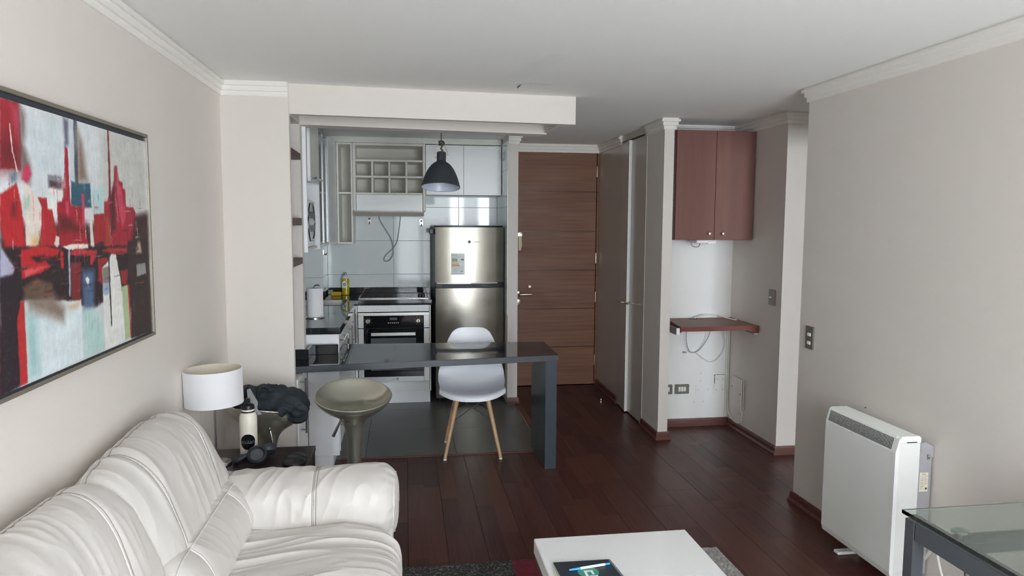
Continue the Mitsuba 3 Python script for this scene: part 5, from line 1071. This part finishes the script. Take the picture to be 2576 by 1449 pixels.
def canvas():
    y0, y1, z0, z1 = PY0 + .016, PY1 - .0145, PZ0 + .018, PZ1 - .027
    ny, nz = int((y1 - y0) / .0022), int((z1 - z0) / .0022)
    Yg, Zg = np.meshgrid(np.linspace(y0, y1, ny), np.linspace(z0, z1, nz), indexing='ij')
    pt3 = lambda s, a, b: np.stack([Yg * a, Zg * b, Yg * 0 + s], -1)
    wy = (meshkit.fbm(pt3(1, 50, 50), 3) - .5) * .005 + (meshkit.noise(pt3(5, 300, 120)) - .5) * .003
    wz = (meshkit.fbm(pt3(2, 50, 50), 3) - .5) * .005 + (meshkit.noise(pt3(6, 120, 300)) - .5) * .003
    Y, Z = Yg + wy, Zg + wz
    col = np.zeros((ny, nz, 3)) + [198, 200, 200]
    # the part beyond the left edge of the view: dark and red bars carry on
    for yy, w, c in ((1.25, .10, (60, 45, 48)), (1.40, .12, (150, 44, 50)), (1.60, .14, (52, 40, 44)), (1.74, .08, (110, 40, 46))):
        col[np.abs(Y - yy) < w / 2] = c
    for i, (c, soft, pts) in enumerate(PAINT):
        p = np.array(pts); q = np.roll(p, -1, 0)
        inside = np.zeros(Y.shape, bool); d2 = np.full(Y.shape, 1e9)
        for (a0, b0), (a1, b1) in zip(p, q):
            if b1 != b0:
                xc = (a1 - a0) * (Z - b0) / (b1 - b0) + a0
                inside ^= ((b0 > Z) != (b1 > Z)) & (Y < xc)
            ex, ez = a1 - a0, b1 - b0; L2 = ex * ex + ez * ez + 1e-12
            t = np.clip(((Y - a0) * ex + (Z - b0) * ez) / L2, 0, 1)
            d2 = np.minimum(d2, (Y - a0 - t * ex) ** 2 + (Z - b0 - t * ez) ** 2)
        sd_ = np.sqrt(d2) * np.where(inside, 1, -1); s = soft * .0009 + .0004
        a = np.clip(sd_ / (2 * s) + .5, 0, 1); a = a * a * (3 - 2 * a)
        dry = np.clip((meshkit.noise(pt3(30 + i, 90, 420), i) - .12) * 6, 0, 1)
        a = a * (.95 + .05 * dry)
        br = 1 + .10 * (meshkit.fbm(pt3(60 + i, 130, 34), 3, i) - .5) + .06 * (meshkit.noise(pt3(3, 420, 420), i) - .5)
        col = col * (1 - a[..., None]) + np.clip(np.array(c) * br[..., None], 0, 255) * a[..., None]
    rs = np.random.default_rng(12)
    def dab(yc, zc, hy, hz_, c, al):
        w_ = np.clip(1.5 - 1.5 * np.maximum(np.abs(Y - yc) / hy, np.abs(Z - zc) / hz_), 0, 1) * np.clip((meshkit.noise(pt3(yc * 50, 500, 500), 3) - .3) * 4, 0, 1) * al
        sl = w_[..., None]; col[:] = col * (1 - sl) + np.array(c) * sl
    for _ in range(150):
        yc = rs.uniform(1.84, 2.70)
        if rs.random() < .6:      # dry strokes among the towers
            zc = rs.uniform(1.47, 1.66); up = rs.random() < .65
            c = ((206, 72, 96), (216, 204, 198), (70, 32, 38), (190, 46, 54), (120, 30, 40), (230, 222, 214))[rs.integers(6)]
            dab(yc, zc, rs.uniform(.002, .005) if up else rs.uniform(.010, .035), rs.uniform(.012, .045) if up else rs.uniform(.002, .005), c, rs.uniform(.35, .85))
        else:                     # ragged water line and reflections
            zc = rs.uniform(1.36, 1.50)
            c = ((38, 30, 34), (150, 40, 46), (96, 78, 66), (196, 52, 58), (50, 40, 46))[rs.integers(5)]
            dab(yc, zc, rs.uniform(.008, .04), rs.uniform(.002, .006), c, rs.uniform(.3, .8))
    for _ in range(60):           # pale vertical streaks in the lower half and the sky
        dab(rs.uniform(1.88, 2.62), rs.uniform(1.19, 1.33), rs.uniform(.002, .006), rs.uniform(.02, .06), ((232, 240, 242), (176, 204, 206), (206, 214, 216))[rs.integers(3)], rs.uniform(.2, .5))
        dab(rs.uniform(1.95, 2.70), rs.uniform(1.68, 1.85), rs.uniform(.006, .02), rs.uniform(.01, .05), ((220, 226, 228), (180, 182, 182), (206, 210, 210))[rs.integers(3)], rs.uniform(.15, .4))
    gl = meshkit.fbm(pt3(77, 14, 40), 4)
    col = np.clip(col * (0.95 + .10 * gl[..., None]), 0, 255)
    x = -0.9208 + .0009 * meshkit.fbm(pt3(9, 200, 120), 3) * np.clip(np.minimum(np.minimum(Yg - y0, y1 - Yg), np.minimum(Zg - z0, z1 - Zg)) / .004, 0, 1)
    lin = np.where(col / 255 < .04045, col / 255 / 12.92, ((col / 255 + .055) / 1.055) ** 2.4)
    v, f = grid(np.stack([x, Yg, Zg], -1))
    return (v, f), lin.reshape(-1, 3)
scene['mat_canvas'] = {'type': 'twosided', 'b': {'type': 'principled', 'base_color': {'type': 'mesh_attribute', 'name': 'vertex_color'}, 'roughness': 0.5, 'specular': 0.4}}
cv, cc = canvas()
put(pg, 'canvas', cv, 'mat_canvas', smooth=True, color=cc, label='painted canvas with red towers over dark water')

# ================================================================ SOFA
sf = thing('sofa', 'white leather sofa with padded back cushions along the left wall', 'sofa')
def closed_spline(pts, n):
    from scipy.interpolate import CubicSpline
    p = np.vstack([pts, pts[:1]]); L = np.r_[0, np.cumsum(np.linalg.norm(np.diff(p, axis=0), axis=1) ** .5)]
    return CubicSpline(L / L[-1], p, bc_type='periodic')(np.linspace(0, 1, n))
def folds(a, b, seed, warp=.8, power=2.5):
    z = np.zeros_like(a) + seed * 3.7
    q = np.stack([a + warp * (meshkit.noise(np.stack([a * .35, b * .6, z], -1), seed) - .5), b + warp * (meshkit.noise(np.stack([a * .35, b * .6, z + 9], -1), seed) - .5), z], -1)
    return (1 - np.abs(2 * meshkit.noise(q, seed + 3) - 1)) ** power
def cushion(profile, s0, s1, centre, n_s, n_t, power, disp, axis='y', taper=None):
    """closed profile (in the plane across the axis) run along the axis and closed like a pillow at both ends"""
    t = np.linspace(0, 1, n_t); q = closed_spline(np.asarray(profile, float), n_t)
    w = np.linspace(-1, 1, n_s); w = np.sign(w) * (1 - (1 - np.abs(w)) ** 1.0)
    w = np.sin(w * np.pi / 2) * .55 + w * .45
    k = np.clip(1 - np.abs(w) ** power, 0, 1) ** (1 / 2.4)
    k[0] = k[-1] = .002
    s = (s0 + s1) / 2 + (s1 - s0) / 2 * w
    c = np.asarray(centre, float)
    R = c + (q[None] - c) * k[:, None, None]
    if taper is not None: R = R + taper(s)[:, None, :]
    S = np.broadcast_to(s[:, None], R.shape[:2])
    P = np.stack([R[..., 0], S, R[..., 1]], -1) if axis == 'y' else np.stack([S, R[..., 0], R[..., 1]], -1)
    du = np.gradient(P, axis=0); dv_ = np.gradient(P, axis=1); dv_[:, 0] = dv_[:, -1] = P[:, 1] - P[:, -2]
    N = np.cross(du, dv_); N /= np.linalg.norm(N, axis=-1, keepdims=True) + 1e-9
    mid = P[n_s // 2].mean(0); 
    if np.sum(N[n_s // 2] * (P[n_s // 2] - mid)) < 0: N = -N
    arc = np.r_[0, np.cumsum(np.linalg.norm(np.diff(q, axis=0), axis=1))]
    D = disp(S, np.broadcast_to(arc[None], S.shape), P) * np.clip(k, .15, 1)[:, None]
    D[:, -1] = D[:, 0] = (D[:, 0] + D[:, -1]) / 2
    P = P + N * D[..., None]
    P[..., 0] = np.maximum(P[..., 0], -.957)
    v, f = grid(P)
    m = trimesh.Trimesh(v, f, process=True); trimesh.repair.fix_normals(m)
    return (np.array(m.vertices), np.array(m.faces)), P, N
LEA = 'mat_leather'
def eased(p, k=4):
    p = np.array(p)
    for _ in range(k): p[1:-1] = .25 * p[:-2] + .5 * p[1:-1] + .25 * p[2:]
    return p
def seam_along_t(P, N, i, a, b, r=.0022, lift=.0008): return tube(eased(P[i, a:b] + N[i, a:b] * lift, 1), r, 6)
def seam_along_s(P, N, j, a, b, r=.0022, lift=.0008): return tube(eased(P[a:b, j] + N[a:b, j] * lift, 12), r, 6)
back_prof = [(-.945, .40), (-.952, .60), (-.946, .76), (-.915, .848), (-.865, .880), (-.795, .858), (-.730, .780), (-.683, .672), (-.664, .605), (-.69, .545), (-.78, .43), (-.87, .38)]
lum_prof = [(-.690, .622), (-.640, .610), (-.598, .575), (-.570, .525), (-.562, .475), (-.585, .430), (-.64, .405), (-.72, .43), (-.745, .52), (-.73, .585)]
def g_(x, w): return np.exp(-(x / w) ** 2)
_arc = closed_spline(np.asarray(back_prof, float), 190)
_al = np.r_[0, np.cumsum(np.linalg.norm(np.diff(_arc, axis=0), axis=1))]
_at = _al[int(np.argmin(np.hypot(_arc[:, 0] + .90, _arc[:, 1] - .86)))]; _ac = _al[int(np.argmin(np.hypot(_arc[:, 0] + .664, _arc[:, 1] - .605)))]
U_ = lambda A: np.clip((A - _at) / (_ac - _at), 0, 1)
CUSH = ((2.020, 2.815, 1, 2.225), (1.290, 2.070, 5, 1.450))
for ci, (a, b, seed, sm) in enumerate(CUSH):
    far = b - .105 if b > 2.5 else b - .145
    def disp(S, A, P, seed=seed, sm=sm, far=far, a=a, b=b):
        fold = folds(S * 13 + A * 2.2, A * 2.6, seed) - .3
        fine = folds(S * 30 + A * 4.0, A * 5.5, seed + 7, 1.0, 2.0) - .35
        big = meshkit.noise(np.stack([S * 5, A * 3, S * 0], -1), seed) - .5
        seamd = -.006 * g_(S - sm + .05 * U_(A), .014) - .006 * g_(S - far + .10 * U_(A), .014)
        return .009 * fold + .0044 * fine + .016 * big + seamd + .012 * np.cos((S - (a + b) / 2) / (b - a) * np.pi)
    m, P, N = cushion(back_prof, a, b, (-.815, .65), 210, 190, 13, disp)
    k = put(sf, 'back_cushion', m, LEA, smooth=True)
    s_ax = P[:, 0, 1]
    # piped seam over the rear edge, a seam down the middle and one near the far end
    j = int(np.argmin(np.abs(P[105, :, 0] + .900) + (P[105, :, 2] < .8) * 9))
    put(k, 'piping', seam_along_s(P, N, j, 12, 198, .0030, .0008), 'mat_piping', smooth=True)
    put(k, 'stitching', seam_along_s(P, N, j + 3, 12, 198, .0013, .0006), 'mat_stitch', smooth=True)
    jf = int(np.argmin(np.abs(P[105, :, 0] + .664) + np.abs(P[105, :, 2] - .605)))
    lo_, hi_ = min(j, jf), max(j, jf)
    def follow(fn, rr, off):
        pts = []
        for jj in range(lo_, hi_ + 1, 2):
            i = int(np.argmin(np.abs(P[:, jj, 1] - fn(jj) - off))); pts.append(P[i, jj] + N[i, jj] * .0008)
        pts = np.array(pts); kern = np.array([.25, .5, .25])
        for _ in range(3): pts[1:-1] = .25 * pts[:-2] + .5 * pts[1:-1] + .25 * pts[2:]
        return tube(pts, rr, 6)
    arcs = np.r_[0, np.cumsum(np.linalg.norm(np.diff(closed_spline(np.asarray(back_prof, float), 190), axis=0), axis=1))]
    f1 = lambda jj: sm - .05 * U_(arcs[jj])
    f2 = lambda jj: far - .10 * U_(arcs[jj])
    for q_ in (follow(f1, .0024, 0), follow(f2, .0024, 0)): put(k, 'piping', q_, 'mat_piping', smooth=True)
    for q_ in (follow(f1, .0013, .009), follow(f2, .0013, .009), follow(f1, .0013, -.009)): put(k, 'stitching', q_, 'mat_stitch', smooth=True)
    # lumbar roll below it
    def disp2(S, A, P, seed=seed, sm=sm, b=b, a=a):
        fold = folds(S * 16 - A * 4, A * 3.2, seed + 11) - .3
        return .007 * fold + .0022 * (folds(S * 34 - A * 6, A * 6, seed + 12) - .35) + .010 * (meshkit.noise(np.stack([S * 6, A * 3, S * 0], -1), seed + 2) - .5) - .006 * g_(S - sm + .06, .014) - .005 * g_(S - far + .10, .012)
    m, P2, N2 = cushion(lum_prof, a - .005, b - .055, (-.655, .505), 190, 120, 12, disp2)
    k2 = put(sf, 'lumbar_cushion', m, LEA, smooth=True)
    jt = int(np.argmin(np.abs(P2[95, :, 0] + .640) + np.abs(P2[95, :, 2] - .612)))
    put(k2, 'piping', seam_along_s(P2, N2, jt, 8, 182, .0032, .0012), 'mat_piping', smooth=True)
    i1 = int(np.argmin(np.abs(P2[:, 0, 1] - sm + .06))); i2 = int(np.argmin(np.abs(P2[:, 0, 1] - far + .10)))
    j0, j1 = sorted((jt, int(np.argmin(np.abs(P2[95, :, 0] + .585) + np.abs(P2[95, :, 2] - .43)))))
    for q_ in (seam_along_t(P2, N2, i1, j0, j1, .0028), seam_along_t(P2, N2, i2, j0, j1, .0026)): put(k2, 'piping', q_, 'mat_piping', smooth=True)
# seat cushions
seat_p = [(-.73, .30), (-.74, .40), (-.69, .445), (-.52, .458), (-.30, .470), (-.14, .462), (-.055, .430), (-.024, .36), (-.026, .28), (-.07, .235), (-.30, .225), (-.60, .235)]
for a, b, seed in ((1.985, 2.665, 3), (1.29, 1.98, 8)):
    def disp3(S, A, P, seed=seed):
        x, y = P[..., 0], P[..., 1]
        bend = y - .30 * (x + .36) ** 2 * np.sign(1) * -1 - .12 * x
        f1_ = folds(bend * 15, x * 1.8, seed, .5, 3.0) - .25
        f2_ = folds(bend * 34, x * 3.0, seed + 4, .7, 2.2) - .3
        top = np.clip((P[..., 2] - .33) / .08, 0.12, 1)
        return top * (.017 * f1_ + .0045 * f2_ + .012 * (meshkit.noise(np.stack([x * 4, y * 4, x * 0], -1), seed) - .5))
    m, P3, N3 = cushion(seat_p, a, b, (-.38, .345), 230, 230, 9, disp3)
    put(sf, 'seat_cushion', m, LEA, smooth=True)
# arms: padded rolls across the ends
arm_prof = [(.150, .02), (.146, -.06), (.10, -.125), (0, -.15), (-.10, -.13), (-.146, -.06), (-.150, .02), (-.128, .085), (-.075, .124), (0, .138), (.075, .124), (.128, .085)]
for yc, seed in ((2.790, 2), (1.165, 6)):
    prof_ = [(yc + p, .482 + q) for p, q in arm_prof]
    def disp4(S, A, P, seed=seed):
        f = folds(S * 9 + A * 4, A * 6, seed + 20, 1.2, 2.2) - .3
        f2_ = folds(S * 22 - A * 9, A * 10, seed + 24, 1.2, 2.0) - .35
        pucker = g_(S + .04, .06) * .0014 * np.sin(A * 120)
        return .007 * f + .0058 * f2_ + .010 * (meshkit.noise(np.stack([S * 5, A * 5, S * 0], -1), seed + 1) - .5) - .004 * g_(S + .345, .010) - .004 * g_(S + .675, .010) + pucker
    m, P4, N4 = cushion(prof_, -.90, -.034, (yc, .475), 230, 140, 14, disp4, axis='x')
    k = put(sf, 'arm', m, LEA, smooth=True)
    for xs0 in (-.345, -.675):
        rings = []
        for o in (-.0075, 0, .0075):
            i = int(np.argmin(np.abs(P4[:, 0, 0] - xs0 - o))); rings.append(seam_along_t(P4, N4, i, 0, 139, .0013, .0006))
        for q_ in rings: put(k, 'stitching', q_, 'mat_stitch', smooth=True)
    i = int(np.argmin(np.abs(P4[:, 0, 0] + .050)))
    put(k, 'piping', seam_along_t(P4, N4, i, 0, 139, .0026, .001), 'mat_piping', smooth=True)
    put(k, 'panel', bx(-.93, -.058, yc - .12, yc + .105, .05, .46, .02), LEA)
put(sf, 'base', cat(bx(-.93, -.055, 1.28, 2.67, .05, .25, .015), bx(-.950, -.86, 1.06, 2.88, .05, .55, .02)), LEA)
for x in (-.88, -.16):
    for y in (1.10, 2.83):
        put(sf, 'foot', lathe([(0, .0005), (.022, .0005), (.026, .052), (0, .052)], 20, (x, y, 0)), 'mat_black')
